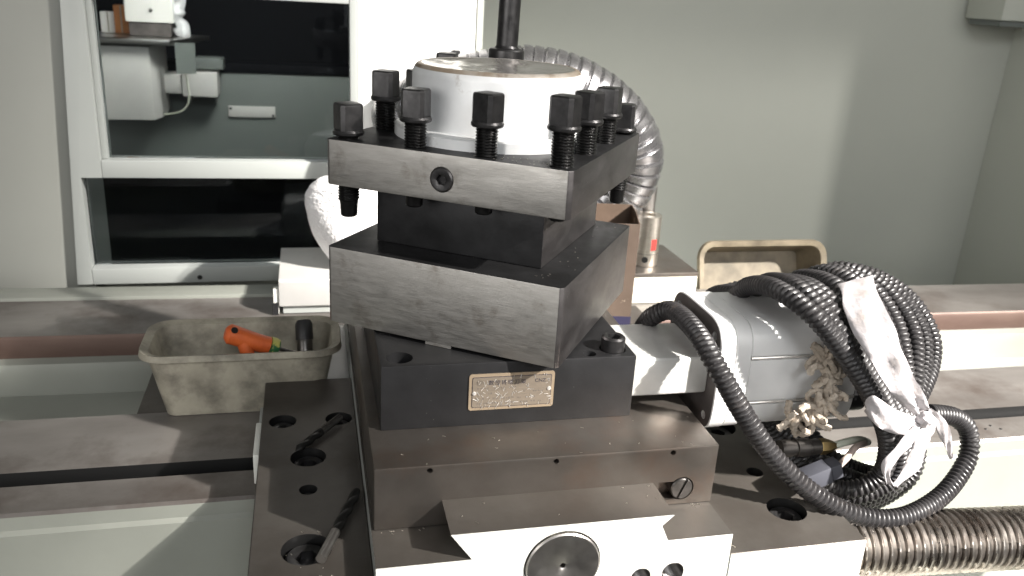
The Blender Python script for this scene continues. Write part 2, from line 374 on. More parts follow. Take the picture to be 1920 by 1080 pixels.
MB().box(-0.4433, -0.0836, 0.612, 0.616, -0.1018, 0.0283).build('pane', 'glass', wf)
MB().box(-0.4088, -0.0836, 0.612, 0.616, 0.0532, 0.2703).build('pane', 'glass', wf)

# ------------------------------------------------------------------ what shows through the window
fm = thing('far_machine', (-0.3, 1.4, -0.5), 'dark machine with a grey lower panel seen through the upper window', 'machine')
MB().box(-0.80, 0.25, 1.40, 1.47, -0.5, 0.085, 0.003).build('lower_panel', 'back_grey', fm)
MB().box(-0.80, 0.25, 1.55, 1.60, 0.0, 0.95).build('dark_backdrop', 'unlit_black', fm)  # dark sheet added for the unlit background
MB().box(-0.80, 0.25, 1.395, 1.46, 0.0853, 0.106, 0.003).build('ledge', 'unlit_black', fm)
MB().box(-0.44, 0.0, 0.70, 0.72, -0.30, 0.0225).build('dark_backing', 'unlit_black', fm)  # dark sheet added for the unlit depth behind the lower pane
MB().box(-0.46, 0.08, 0.68, 0.72, 0.0235, 0.030, 0.001).build('shroud_lip', 'back_grey', fm)
pl = thing('maker_plate', (-0.26, 1.394, 0.0), 'small pale oblong plate fixed on the far grey machine panel', 'plate')
MB().box(-0.316, -0.214, 1.393, 1.3985, -0.012, 0.012, 0.001).build('plate_sheet', 'cab_grey', pl)
for x, z in ((-0.311, 0.007), (-0.219, -0.008)): MB().lathe([(0, 0), (0.003, 0), (0.003, 0.001), (0, 0.0015)], 12, T_axis((x, 1.3928, z), (0, -1, 0))).build('rivet', 'hole', pl)

fc = thing('control_cabinet', (-0.5, 1.2, -0.02), 'pale grey smudged metal cabinet just behind the upper window', 'cabinet')
MB().prism([(-0.66, 1.10), (-0.4475, 1.10), (-0.437, 1.145), (-0.437, 1.255), (-0.66, 1.255)], 'z', -0.003, 0.143, 0.003).build('housing', 'cab_grey', fc)
st = thing('steel_tray', (-0.48, 1.2, 0.155), 'thin stainless steel shelf above the smudged grey cabinet', 'shelf')
MB().prism([(-0.66, 1.08), (-0.405, 1.08), (-0.345, 1.25), (-0.66, 1.25)], 'z', 0.148, 0.158, 0.0015).build('shelf_sheet', 'stainless', st)
MB().prism([(-0.398, 1.10), (-0.362, 1.115), (-0.362, 1.119), (-0.398, 1.104)], 'z', 0.092, 0.152).build('hanging_flap', 'back_grey', st)
wb = thing('white_meter', (-0.44, 1.2, 0.158), 'white instrument with a dark foot on the far steel shelf', 'instrument')
MB().box(-0.497, -0.405, 1.16, 1.24, 0.186, 0.30, 0.003).build('casing', 'white_box', wb)
MB().box(-0.492, -0.412, 1.165, 1.235, 0.1585, 0.1855, 0.002).build('foot', 'dark_face', wb)
MB().lathe([(0, 0), (0.004, 0), (0.004, 0.002), (0, 0.003)], 14, T_axis((-0.447, 1.1595, 0.210), (0, -1, 0))).build('screw', 'stainless', wb)
bgm = MB()
bv = []
for i in range(9):
    z = 0.159 + 0.14 * i / 8
    bv.append((-0.398 + 0.006 * math.sin(i * 1.9), z, 0.014 + 0.004 * math.sin(i * 2.7)))
bgm.sweep(catmull([(a, 1.19, b_) for a, b_, c in bv], 0.003), lambda s_, th, i: (0.014 + 0.004 * math.sin(s_ * 150)) * (1 + 0.2 * noise.noise(Vector((math.cos(th) * 2, math.sin(th) * 2, s_ * 90)))), 24)
bgo = bgm.build('plastic_bag', 'bag', None, origin=(-0.398, 1.19, 0.159), angle=80); tag(bgo, 'crumpled clear plastic bag beside the far white instrument', 'bag')
for k, (x0, x1, z1, y0, mm_, lab) in enumerate([(-0.556, -0.527, 0.200, 1.22, 'white_box', 'small white carton beside the lilac cloth on the far shelf'),
                                   (-0.5265, -0.499, 0.215, 1.205, 'card_orange', 'orange carton left of the white instrument on the far shelf')]):
    t = thing('carton', ((x0 + x1) / 2, y0, 0.159), lab, 'carton')
    MB().box(x0, x1, y0, y0 + 0.03, 0.159, z1, 0.0006).build('carton_body', mm_, t)
    MB().box((x0 + x1) / 2 - 0.0012, (x0 + x1) / 2 + 0.0012, y0 - 0.0008, y0 - 0.0001, 0.160, z1 - 0.001).build('tape', 'tray', t)
lc = MB(); lc.sweep([(-0.588, 1.2, 0.159), (-0.585, 1.2, 0.175), (-0.58, 1.2, 0.20), (-0.572, 1.2, 0.222)], lambda s_, th, i: (0.022, 0.022, 0.017, 0.013)[i] * (1 + 0.2 * math.sin(4 * th + i)), 14)
tag(lc.build('folded_cloth', 'lilac', None, origin=(-0.588, 1.2, 0.159)), 'crumpled lilac cloth at the left end of the far shelf', 'cloth')
sb = thing('limit_switch_box', (-0.37, 1.36, 0.06), 'grey switch box with a small bracket on the far panel', 'switch box')
MB().box(-0.402, -0.330, 1.325, 1.394, 0.040, 0.092, 0.003).build('casing', 'cab_grey', sb)
MB().box(-0.375, -0.318, 1.34, 1.394, 0.0965, 0.120, 0.002).build('upper_block', 'back_grey', sb)
MB().box(-0.445, -0.4025, 1.33, 1.394, 0.045, 0.085, 0.002).build('side_block', 'cab_grey', sb)
for x in (-0.395, -0.345): MB().box(x, x + 0.007, 1.36, 1.392, 0.022, 0.0395).build('bracket_leg', 'back_grey', sb)
cb = MB().sweep(catmull([(-0.386, 1.125, 0.10), (-0.380, 1.12, 0.06), (-0.383, 1.12, 0.03), (-0.402, 1.125, 0.011), (-0.437, 1.14, 0.004)], 0.004), 0.0019, 8)
tag(cb.build('thin_cable', 'pale_cable', None, origin=(-0.437, 1.14, 0.004)), 'thin pale cable looping down to the far grey cabinet', 'cable')

for nm_ in ('control_cabinet', 'steel_tray', 'white_meter', 'plastic_bag', 'carton', 'carton.001', 'folded_cloth', 'thin_cable'):
    bpy.data.objects[nm_].location += Vector((0, 0.13, 0.006))      # stand the shelf group close to the far machine

# ------------------------------------------------------------------ the lathe bed
bed = thing('lathe_bed', (0, 0.05, -0.40), 'long lathe bed with oily steel front way running under the carriage', 'lathe bed')
X0, X1 = -0.95, 1.5
def fsel(f): return 1 if (f.normal.z > 0.6 or abs(f.normal.y) > 0.99 and False) else 0
MB().prism([(0.143, -0.399), (0.143, -0.1000), (0.102, -0.0985), (0.0525, -0.1025), (0.0505, -0.126), (0.0345, -0.126), (0.0325, -0.1035), (-0.0065, -0.1035), (-0.009, -0.106), (-0.009, -0.118), (-0.0125, -0.121), (-0.0125, -0.399)], 'x', X0, X1).build(
    'front_way', ['bed_paint', 'way_steel', 'hole'], bed, sel=lambda f: 2 if (0.033 < f.center.y + 0.05 < 0.052 and f.center.z - 0.40 < -0.1045) else (1 if f.normal.z > 0.6 and f.center.z - 0.40 > -0.11 else 0))  # groove faces coloured black for the shade inside
MB().sweep([(X0, 0.0425, -0.119), (X1, 0.0425, -0.119)], 0.0065, 12).build('lead_rod', 'hole', bed)  # blackened along with the shaded groove
MB().box(X0, X1, 0.1435, 0.33, -0.30, -0.166).build('trough_floor', 'bed_paint', bed)
# rear way is very slightly out of parallel with the front one
ra = -0.0225
Trear = Matrix.Translation((0, 0.346, 0)) @ Matrix.Rotation(ra, 4, 'Z') @ Matrix.Translation((0, -0.346, 0))
ox = 0.42
Trear = Matrix.Translation((ox * 0, 0, 0)) @ Trear
rw = MB().prism([(0.452, -0.399), (0.452, -0.1005), (0.338, -0.1005), (0.336, -0.104), (0.336, -0.127), (0.322, -0.129), (0.318, -0.142), (0.318, -0.399)], 'x', X0, X1, T=Trear)
rw.build('rear_way', ['bed_paint', 'way_steel', 'rust_steel'], bed, sel=lambda f: 1 if f.normal.z > 0.9 and f.center.z + -0.40 > -0.103 else (2 if f.center.z - 0.40 > -0.128 and f.normal.y < -0.8 else 0))
MB().box(X0, 0.40, 0.4535, 0.492, -0.399, -0.0965, 0.002, T=Trear).build('rear_ledge', 'bed_paint', bed)
MB().box(-0.31, -0.112, 0.1445, 0.26, -0.1655, -0.1005, 0.002).build('cross_rib', 'dark_steel', bed)
for x, y in ((0.50, 0.011), (0.512, 0.017), (0.515, 0.008), (0.52, 0.015), (0.545, 0.012), (0.556, 0.018), (0.562, 0.010), (0.43, -0.001), (0.437, 0.004), (0.441, -0.003)):
    MB().lathe([(0, 0), (0.0016, 0), (0.0013, 0.0003), (0, 0.0004)], 10, Matrix.Translation((x, y, -0.1033))).build('oil_spot', 'hole', bed)

# ------------------------------------------------------------------ carriage: saddle with dovetail, two wings, apron
cr = thing('carriage', (0, 0, -0.20), 'white painted lathe carriage with dovetail way under the tool slide', 'carriage')
ZL, ZD, ZW, YS = -0.0490, -0.0283, -0.0660, -0.1870
prof = [(-0.1062, -0.095), (-0.1062, ZL), (-0.0432, ZL), (-0.0580, ZD), (0.0984, ZD), (0.0900, -0.0365), (0.0958, ZL), (0.1455, ZL), (0.1455, -0.095)]
cutd = MB()
cutd.lathe([(0, -0.03), (0.0272, -0.03), (0.0272, 0.003), (0, 0.003)], 48, T_axis((0.0200, YS - 0.0, -0.0605), (0, -1, 0)))
cutd.lathe([(0, -0.03), (0.0075, -0.03), (0.0075, 0.003), (0, 0.003)], 24, T_axis((0.0788, YS, -0.0780), (0, -1, 0)))
cutd.lathe([(0, -0.03), (0.0085, -0.03), (0.0085, 0.003), (0, 0.003)], 24, T_axis((0.1030, YS, -0.0770), (0, -1, 0)))
prof2 = [(-0.1062, -0.260)] + prof[1:-1] + [(0.1455, -0.260)]
sd = MB().prism(prof2, 'y', YS, 0.300).build('saddle', ['white_paint', 'dark_steel', 'hole', 'frame_paint'], cr, cut=cutd,
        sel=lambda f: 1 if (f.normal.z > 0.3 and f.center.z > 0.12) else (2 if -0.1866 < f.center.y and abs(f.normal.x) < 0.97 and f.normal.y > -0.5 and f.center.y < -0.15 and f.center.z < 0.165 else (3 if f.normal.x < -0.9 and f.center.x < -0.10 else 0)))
# leadscrew end cap, a turned disc with a centre hole
dsc = MB().lathe([(0.0020, -0.006), (0.0020, 0.0010), (0.0040, 0.0022), (0.0252, 0.0022), (0.0262, 0.0012), (0.0264, -0.008)], 64, T_axis((0.0200, YS, -0.0605), (0, -1, 0))).build('end_disc', ['bright_steel'], cr)
MB().lathe([(0, -0.0055), (0.0021, -0.0055)], 16, T_axis((0.0200, YS, -0.0605), (0, -1, 0))).build('centre_hole', 'hole', cr)
for x, z, r in ((0.0788, -0.0780, 0.0076), (0.1030, -0.0770, 0.0086)):
    th = MB().sweep([(x, YS + 0.0005 + i * 0.0004, z) for i in range(50)], lambda s_, t, i, r=r: r - 0.0011 * abs(((s_ / 0.0016 + t / (2 * PI)) % 1) * 2 - 1), 28, caps=False)
    th.build('threaded_hole', 'drill', cr)
# wings with counterbored bolt holes
def x_in(f): return any(math.hypot(f.center.x - h[0], f.center.y - h[1]) < h[2] + 0.001 for h in LH + RH)
def wing(x0, x1, y0, y1, holes, apron):
    c = MB()
    for x, y, r in holes: c.lathe([(0, -0.016), (r, -0.016), (r, 0.003), (0, 0.003)], 32, Matrix.Translation((x, y, ZW)))
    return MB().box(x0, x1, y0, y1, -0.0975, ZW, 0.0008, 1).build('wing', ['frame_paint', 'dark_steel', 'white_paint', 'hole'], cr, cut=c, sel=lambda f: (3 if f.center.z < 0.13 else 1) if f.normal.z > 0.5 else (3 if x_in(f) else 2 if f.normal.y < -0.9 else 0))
LH = [(-0.170, 0.0485, 0.0118), (-0.1214, 0.0480, 0.0118), (-0.1483, -0.0148, 0.0145), (-0.1485, -0.0629, 0.0070), (-0.1499, -0.1370, 0.0175)]
RH = [(0.2169, -0.1419, 0.0155), (0.2225, -0.0102, 0.0155), (0.2181, -0.0876, 0.0070)]
wing(-0.1880, -0.1064, -0.24, 0.1307, LH, False)
wing(0.1458, 0.2580, YS - 0.0006, 0.30, RH, True)
MB().box(0.1458, 0.2580, YS - 0.0006, -0.02, -0.260, -0.0978).build('apron', 'white_paint', cr)
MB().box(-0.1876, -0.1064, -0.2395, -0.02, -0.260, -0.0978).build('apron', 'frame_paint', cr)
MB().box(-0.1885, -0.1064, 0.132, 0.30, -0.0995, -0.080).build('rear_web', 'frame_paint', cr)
MB().box(-0.1935, -0.1885, 0.004, 0.060, -0.100, -0.072, 0.001).build('way_wiper', 'white_paint', cr)
MB().box(-0.1915, -0.1885, 0.062, 0.095, -0.100, -0.075, 0.001).build('wiper_clip', 'frame_paint', cr)
for hs in (LH, RH):
    for x, y, r in hs:
        b = MB(); socket_head(b, r * 0.84, 0.010, r * 0.46, 0.007, Matrix.Translation((x, y, ZW - 0.0158))); b.build('cap_screw', 'bolt_black', cr)

# ------------------------------------------------------------------ cross slide
cs = thing('cross_slide', (0.02, -0.05, -0.049), 'brown oiled steel slide block directly under the black tool post base', 'slide')
c = MB()
for x in (-0.0669, 0.0225, 0.1110): c.lathe([(0, -0.015), (0.0021, -0.015), (0.0021, 0.003), (0, 0.003)], 20, T_axis((x, -0.147, -0.0040), (0, -1, 0)))
c.lathe([(0, -0.010), (0.0096, -0.010), (0.0096, 0.003), (0, 0.003)], 28, T_axis((0.1215, -0.147, -0.0350), (0, -1, 0)))
c.box(0.103, 0.1215, -0.150, -0.137, -0.0440, -0.0285)
MB().prism([(-0.1045, -0.147), (0.1470, -0.147), (0.1530, 0.12), (0.1530, 0.26), (-0.1045, 0.26)], 'z', -0.0487, 0.0, 0.0012).build('slide_block', ['brown_steel'], cs, cut=c)
b = MB()
b.lathe([(0, 0), (0.0086, 0), (0.0086, 0.0095), (0.0078, 0.0105), (0, 0.0105)], 40, T_axis((0.1215, -0.1375, -0.0350), (0, -1, 0)))
cc = MB().box(-0.001, 0.001, -0.153, -0.1465, -0.02, 0.02, T=Matrix.Translation((0.1215, 0, -0.0350)) @ Matrix.Rotation(math.radians(22), 4, 'Y'))
b.build('slotted_screw', 'drill', cs, cut=cc)

# ------------------------------------------------------------------ tool post
CX, CY, ANG = 0.0019, 0.0139, -0.5986
TT = Matrix.Translation((CX, CY, 0)) @ Matrix.Rotation(ANG, 4, 'Z')
def tl(a, b_, z): return TT @ Vector((a, b_, z))
tp = thing('tool_post', (CX, CY, 0.0), 'black and grey square turret tool post with a silver round cap', 'tool post')
H = 0.096
c = MB()
c.lathe([(0, -0.022), (0.0098, -0.022), (0.0098, 0.003), (0, 0.003)], 36, Matrix.Translation((-0.0815, -0.0815, 0.051)))
c.lathe([(0, -0.022), (0.0102, -0.022), (0.0102, 0.003), (0, 0.003)], 36, Matrix.Translation((0.0815, -0.0815, 0.051)))
c.lathe([(0, -0.022), (0.0050, -0.022), (0.0050, 0.003), (0, 0.003)], 28, Matrix.Translation((0.0610, -0.0885, 0.051)))
bb = MB().box(-H, H, -H, 0.120, 0.0, 0.051, 0.0010).build('base_block', ['base_black'], tp, cut=c)
b = MB(); socket_head(b, 0.0092, 0.0320, 0.0054, 0.009, Matrix.Translation((0.0815, -0.0815, 0.030)), 0.0014); b.build('cap_screw', 'bolt_black', bb)
# nameplate
np_ = MB().prism([(math.copysign(1, math.cos(a)) * (0.0323 - 0.0022) + 0.0022 * math.cos(a), 0.0275 + math.copysign(1, math.sin(a)) * (0.0146 - 0.0022) + 0.0022 * math.sin(a)) for a in [PI * (i + 0.5) / 12 for i in range(24)]], 'y', -0.0969, -0.09605).build('nameplate', 'gold', bb)
MB().prism([(math.copysign(1, math.cos(a)) * (0.0300 - 0.0014) + 0.0014 * math.cos(a), 0.0275 + math.copysign(1, math.sin(a)) * (0.0123 - 0.0014) + 0.0014 * math.sin(a)) for a in [PI * (i + 0.5) / 12 for i in range(24)]], 'y', -0.09712, -0.0969).build('plate_border', 'ink', bb)
MB().prism([(math.copysign(1, math.cos(a)) * (0.0296 - 0.0012) + 0.0012 * math.cos(a), 0.0275 + math.copysign(1, math.sin(a)) * (0.0119 - 0.0012) + 0.0012 * math.sin(a)) for a in [PI * (i + 0.5) / 12 for i in range(24)]], 'y', -0.09724, -0.0969).build('plate_field', 'plate', bb)
def text(body, size, x, z, mt, parent, y=-0.09732, space=1.0):
    cu = bpy.data.curves.new('t', 'FONT'); cu.body = body; cu.size = size; cu.extrude = 0.00005; cu.space_character = space
    to = bpy.data.objects.new('t', cu); COL.objects.link(to)
    dg = bpy.context.evaluated_depsgraph_get()
    me = bpy.data.meshes.new_from_object(to.evaluated_get(dg)); bpy.data.objects.remove(to)
    me.transform(Matrix.Translation(Vector((x, y, z)) - ORIGIN[parent]) @ Matrix.Rotation(PI / 2, 4, 'X'))
    me.materials.clear(); me.materials.append(M[mt])
    o = bpy.data.objects.new('lettering', me); COL.objects.link(o); o.parent = parent; return o
text('数控转塔刀架', 0.0042, -0.0180, 0.0335, 'ink', bb, space=1.30)
text('CNZ', 0.0040, 0.0170, 0.0340, 'ink', bb)
for r_ in (0.0023, 0.0016): 
    MB().lathe([(r_ - 0.00022, 0), (r_, 0), (r_, 0.0001), (r_ - 0.00022, 0.0001), (r_ - 0.00022, 0)], 24, T_axis((-0.0245, -0.0973, 0.0352), (0, -1, 0))).build('emblem_ring', 'ink2', bb)
b = MB(); rr = random.Random(3)      # rows of small worn print, too fine to read
for row, (z, x0, x1) in enumerate([(0.0300, -0.026, 0.003), (0.0257, -0.026, -0.013), (0.0262, 0.009, 0.024), (0.0215, -0.022, 0.024), (0.0178, -0.026, 0.022)]):
    x = x0
    while x < x1:
        wd = rr.uniform(0.0006, 0.0016)
        if rr.random() < 0.72:
            b.box(x, x + wd, -0.09736, -0.0972, z + rr.uniform(0, 0.0005), z + rr.uniform(0.0009, 0.0016))
        x += wd + rr.uniform(0.0004, 0.0011)
b.build('worn_print', 'ink2', bb)
b = MB()
for x0, x1, z in ((-0.018, -0.004, 0.0290), (0.002, 0.024, 0.0288), (-0.012, -0.003, 0.0246), (0.004, 0.012, 0.0246), (0.014, 0.025, 0.0248)): b.box(x0, x1, -0.09736, -0.0972, z, z + 0.0002)
b.build('ruled_line', 'ink2', bb)
for x, z in ((-0.0283, 0.0270), (0.0283, 0.0283)): MB().lathe([(0.0016, 0), (0.0014, 0.0006), (0, 0.0009)], 16, T_axis((x, -0.0972, z), (0, -1, 0))).build('rivet', 'rivet', bb)
b = MB()                              # crazed clear film: raised bright creases
for i in range(95):
    x = rr.uniform(-0.0315, 0.0315); z = 0.0275 + rr.uniform(-0.0138, 0.0138)
    edge = abs(z - 0.0275) > 0.0108
    a = rr.gauss(PI / 2, 0.25) if edge else rr.choice([0.9, 2.2, 1.4, 0.3]) + rr.gauss(0, 0.35)
    l_ = rr.uniform(0.0006, 0.0019)
    p = [Vector((x + math.cos(a) * l_ * t + rr.uniform(-1, 1) * 0.0003, -0.09735, z + math.sin(a) * l_ * t)) for t in (-1, 0, 1)]
    p = [q for q in p if abs(q.x) < 0.0318 and abs(q.z - 0.0275) < 0.0142]
    if len(p) > 1: b.sweep(p, rr.uniform(0.00010, 0.00020), 5)
b.build('film_crease', 'rivet', bb).__setitem__('kind', 'stuff')

S = 0.0951
def chamf(s, k): return [(-s + k, -s), (s - k, -s), (s, -s + k), (s, s - k), (s - k, s), (-s + k, s), (-s, s - k), (-s, -s + k)]
steel_sel = lambda f: 1 if f.normal.z > 0.5 else (0 if f.normal.dot(Vector((math.sin(ANG), -math.cos(ANG), 0))) > 0.85 else 2)
M['side_steel'] = mat('dark_ground_steel', (0.20, 0.19, 0.19), 0.33, 0.95, (0.15, 0.14, 0.14), 26, (1, 1, 2), rough2=0.46, bump=0.05, bscale=260, specks=((0.8, 0.76, 0.7), 210, 0.05))
lb = MB().prism(chamf(S, 0.0028), 'z', 0.0536, 0.1146, 0.0007, TT).prism([(-0.0101, -S + 0.0005), (0.0113, -S + 0.0005), (0.0113, -S + 0.03), (-0.0101, -S + 0.03)], 'z', 0.0512, 0.0535, 0, TT)
lb = lb.build('lower_block', ['ground_steel', 'black_steel', 'side_steel'], tp, sel=steel_sel)
MB().lathe([(0, 0.0511), (0.083, 0.0511), (0.083, 0.0534), (0, 0.0534)], 48, Matrix.Translation((CX, CY, 0))).build('swivel_ring', 'thread_black', tp)
MB().prism([(-0.0700, -0.0630), (0.0670, -0.0630), (0.0670, 0.0800), (-0.0700, 0.0800)], 'z', 0.1148, 0.1628, 0.0012, TT).build('neck', ['black_steel', 'side_steel'], tp, sel=lambda f: 1 if f.normal.dot(Vector((math.cos(ANG), math.sin(ANG), 0))) > 0.85 else 0)
c = MB(); c.lathe([(0, -0.005), (0.0092, -0.005), (0.0092, 0.003), (0, 0.003)], 32, T_axis(tl(0.0, -S, 0.1786), tl(0, -1, 0) - tl(0, 0, 0)))
pt = MB().prism(chamf(S, 0.0032), 'z', 0.1629, 0.1966, 0.0009, TT).build('top_plate', ['ground_steel', 'black_steel', 'side_steel'], tp, sel=steel_sel, cut=c)
for f in pt.data.polygons: f.material_index = steel_sel(f)
b = MB(); socket_head(b, 0.0088, 0.0062, 0.0040, 0.004, T_axis(tl(0.0, -S + 0.0049, 0.1786), tl(0, -1, 0) - tl(0, 0, 0)), 0.001); b.build('plug_screw', 'bolt_black', pt)
# cap
cap = [(0.0, 0.2395), (0.020, 0.2402), (0.038, 0.2435), (0.050, 0.2480), (0.0590, 0.2506), (0.0606, 0.2507), (0.0624, 0.2499), (0.0640, 0.2480), (0.0651, 0.2455), (0.0656, 0.2430), (0.0660, 0.207), (0.0672, 0.2055), (0.0770, 0.2050), (0.0786, 0.2040), (0.0788, 0.1968)]
Tc = Matrix.Translation((CX, CY, 0))
capo = MB().lathe(cap[7:], 96, Tc).build('cap', 'cap_paint', tp, angle=40)
MB().lathe(cap[4:8], 96, Tc).build('cap_rim', 'cap_rim', capo, angle=60)
nn = []
b = bmesh.new(); n_, rs = 72, [0.002 + 0.0570 * i / 26 for i in range(27)]
rings = []
for r in rs:
    z0 = 0.2506 - 0.0060 * max(0.0, 1 - (r / 0.0590) ** 2) ** 0.8
    ring = []
    for i in range(n_):
        a = 2 * PI * i / n_; x, y = r * math.cos(a), r * math.sin(a)
        z = z0 + (0.0011 * noise.noise(Vector((x * 70, y * 70, 1.3))) + 0.0006 * noise.noise(Vector((x * 190, y * 190, 4.1)))) * max(0, min(1, (0.0590 - r) / 0.008))
        ring.append(b.verts.new((x + CX, y + CY, z)))
    rings.append(ring)
for a, c_ in zip(rings, rings[1:]):
    for i in range(n_): b.faces.new((a[i], a[(i + 1) % n_], c_[(i + 1) % n_], c_[i]))
b.faces.new(rings[0]); mbx = MB(); mbx._add(b); mbx.build('cap_dish', 'cap_top', capo, angle=80)
for a in range(4):
    aa = ANG + a * PI / 2 - 1.32
    MB().lathe([(0, 0), (0.0034, 0), (0.0034, 0.0004), (0, 0.0004)], 20, Matrix.Translation((CX + 0.0725 * math.cos(aa), CY + 0.0725 * math.sin(aa), 0.2049))).build('flange_hole', 'hole', capo)

# clamp bolts: square head, collar, thread, dog point
def bolt_meshes():
    hd = MB().prism([(x * 0.0088, y * 0.0088) for x, y in ((-1, -0.72), (-0.72, -1), (0.72, -1), (1, -0.72), (1, 0.72), (0.72, 1), (-0.72, 1), (-1, 0.72))], 'z', 0.0035, 0.0232, 0)
    bmv = hd.bm
    top = [e for e in bmv.edges if all(v.co.z > 0.023 for v in e.verts)]
    bmesh.ops.bevel(bmv, geom=top, offset=0.0024, segments=3, profile=0.6, affect='EDGES')
    hm = hd.mesh(None, 28)
    cm = MB().lathe([(0.0, 0.0), (0.0105, 0.0), (0.0114, 0.0008), (0.0116, 0.0024), (0.0106, 0.0040), (0.0, 0.0040)], 40).mesh(None, 30)
    P = 0.0021; Lh = 0.0485; st_ = int(Lh / (P / 8))
    tm = MB().sweep([(0, 0, -0.0002 - Lh * i / st_) for i in range(st_ + 1)], lambda s_, t, i: 0.0081 - 0.0012 * abs(((s_ / P + t / (2 * PI)) % 1) * 2 - 1), 24).mesh(None, 60)
    dm = MB().lathe([(0.0, -0.0486), (0.0071, -0.0486), (0.0066, -0.052), (0.0062, -0.0605), (0.0052, -0.0615), (0, -0.0617)], 28).mesh(None, 30)
    for x, q in ((hm, 'bolt_black'), (cm, 'bolt_black'), (tm, 'thread_black'), (dm, 'thread_black')): x.materials.append(M[q])
    return hm, cm, tm, dm
hm, cm, tm, dm = bolt_meshes()
BOLTS = [(-84, -84, 199.2, 22), (-28, -84, 214.7, 62), (28, -84, 217.1, 40), (84, -84, 220.6, 47), (84, -28, 218.2, 38), (84, 28, 216.3, 55), (84, 84, 197.9, 66),
         (-84, -28, 218.4, 60), (-84, 28, 215.0, 12), (-84, 84, 226.0, 70), (-28, 84, 199.0, 30), (28, 84, 208.0, 45)]
for i, (a, b_, z, rot) in enumerate(BOLTS):
    p = tl(a / 1000 * 0.985, b_ / 1000 * 0.985, z / 1000)
    o = bpy.data.objects.new('clamp_bolt', hm); COL.objects.link(o); o.parent = tp
    o.location = p - ORIGIN[tp]; o.rotation_euler = (0, 0, math.radians(rot))
    for nm, me in (('collar', cm), ('thread', tm), ('dog_point', dm)):
        q = bpy.data.objects.new(nm, me); COL.objects.link(q); q.parent = o
# socket wrench standing on a rear bolt
pw = tl(-0.0276, 0.0827, 0.2035)
sw = thing('socket_wrench', pw, 'black steel socket wrench standing upright on a bolt behind the silver cap', 'wrench')
Tw = Matrix.Translation(pw) @ Matrix.Rotation(math.radians(1.2), 4, 'Y')
MB().lathe([(0.0126, 0.0), (0.0155, 0.0006), (0.0155, 0.0520), (0.0146, 0.0532), (0.0105, 0.0540), (0.0095, 0.0560)], 40, Tw).build('socket', 'bolt_black', sw)
MB().lathe([(0.0094, 0.0556), (0.0094, 0.20), (0.0, 0.20)], 36, Tw).build('shaft', 'bolt_black', sw)
MB().sweep([Tw @ Vector((-0.07, 0, 0.19)), Tw @ Vector((0.07, 0, 0.19))], 0.0065, 20).build('cross_bar', 'bolt_black', sw)

# ------------------------------------------------------------------ drive motor on the right
mo = thing('drive_motor', (0.18, -0.05, 0.01), 'silver electric motor with gearbox bolted to the right of the black base', 'motor')
MB().box(0.0963, 0.1640, -0.0850, -0.0120, 0.0100, 0.0420, 0.0035, 3).build('gearbox', 'alu', mo)
def motor_prof(h, R, cy=-0.052, cz=0.026):
    pts = []
    for i in range(96):
        a = 2 * PI * i / 96 + 0.0001
        r = h / (abs(math.cos(a)) ** 5.0 + abs(math.sin(a)) ** 5.0) ** (1 / 5.0)
        pts.append((cy + r * math.cos(a), cz + r * math.sin(a)))
    return pts
c = MB()
for sy in (-1, 1):
    for sz in (-1, 1): c.lathe([(0, -0.02), (0.0036, -0.02), (0.0036, 0.003), (0, 0.003)], 20, T_axis((0.1632, -0.052 + sy * 0.0345, 0.026 + sz * 0.0345), (-1, 0, 0)))
MB().prism(motor_prof(0.048, 0.0568), 'x', 0.1632, 0.1765, 0.0008, seg=1).build('flange', ['motor', 'dark_face'], mo, sel=lambda f: 1 if f.normal.x < -0.8 or (0.1640 - 0.18 < f.center.x < 0.1750 - 0.18 and False) else 0, cut=c)
MB().prism(motor_prof(0.0475, 0.0562), 'x', 0.1768, 0.1905, 0.0008, seg=1).build('end_bell', 'motor', mo)
bd = motor_prof(0.0468, 0.0555)
c = MB()
for z in (0.0455, 0.0065): c.box(0.185, 0.31, -0.0470 - 0.0555, -0.0470 - 0.0500, z - 0.0022, z + 0.0022)
MB().prism(bd, 'x', 0.1907, 0.2900, 0.0008, seg=1).build('body', 'motor', mo, cut=c)
for z in (0.0455, 0.0065): MB().sweep([(0.191, -0.0985, z), (0.2895, -0.0985, z)], 0.0012, 8).build('groove_rib', 'rivet', mo)
MB().prism(motor_prof(0.043, 0.052), 'x', 0.2902, 0.3080, 0.002, seg=2).build('rear_cover', 'rubber', mo)

# ------------------------------------------------------------------ conduit coil tied with ribbon
def ribbed(mb, pts, R, pitch, closed=False, step=None, n=14):
    step = step or pitch / 5
    P = catmull(pts, step, closed)
    def rad(s_, t, i):
        u = (s_ / pitch + t / (2 * PI)) % 1.0
        return R * (1.0 - 0.24 * (abs(u * 2 - 1) ** 2.0))
    return mb.sweep(P, rad, n, closed)
cd = thing('conduit_coil', (0.32, -0.09, -0.10), 'coiled black ribbed cable conduit hung over the silver motor', 'conduit')
BK = [(0.245, -0.025, -0.047), (0.222, 0.028, -0.010), (0.218, 0.032, 0.045)]
CR, CP = 0.0083, 0.0046
S0 = [(0.1398, 0.0, 0.0326), (0.1396, -0.02, 0.0517), (0.1476, -0.04, 0.0637), (0.1476, -0.085, 0.064), (0.1521, -0.118, 0.0483), (0.178, -0.127, 0.0087), (0.2041, -0.135, -0.0244), (0.2356, -0.145, -0.0511), (0.2729, -0.152, -0.0701), (0.3175, -0.15, -0.078), (0.3705, -0.13, -0.0759), (0.4068, -0.11, -0.0574), (0.411, -0.1, -0.0345), (0.3926, -0.1, -0.0187), (0.3554, -0.11, -0.0073)]
ribbed(MB(), S0, CR, CP).build('loose_loop', 'conduit', cd)
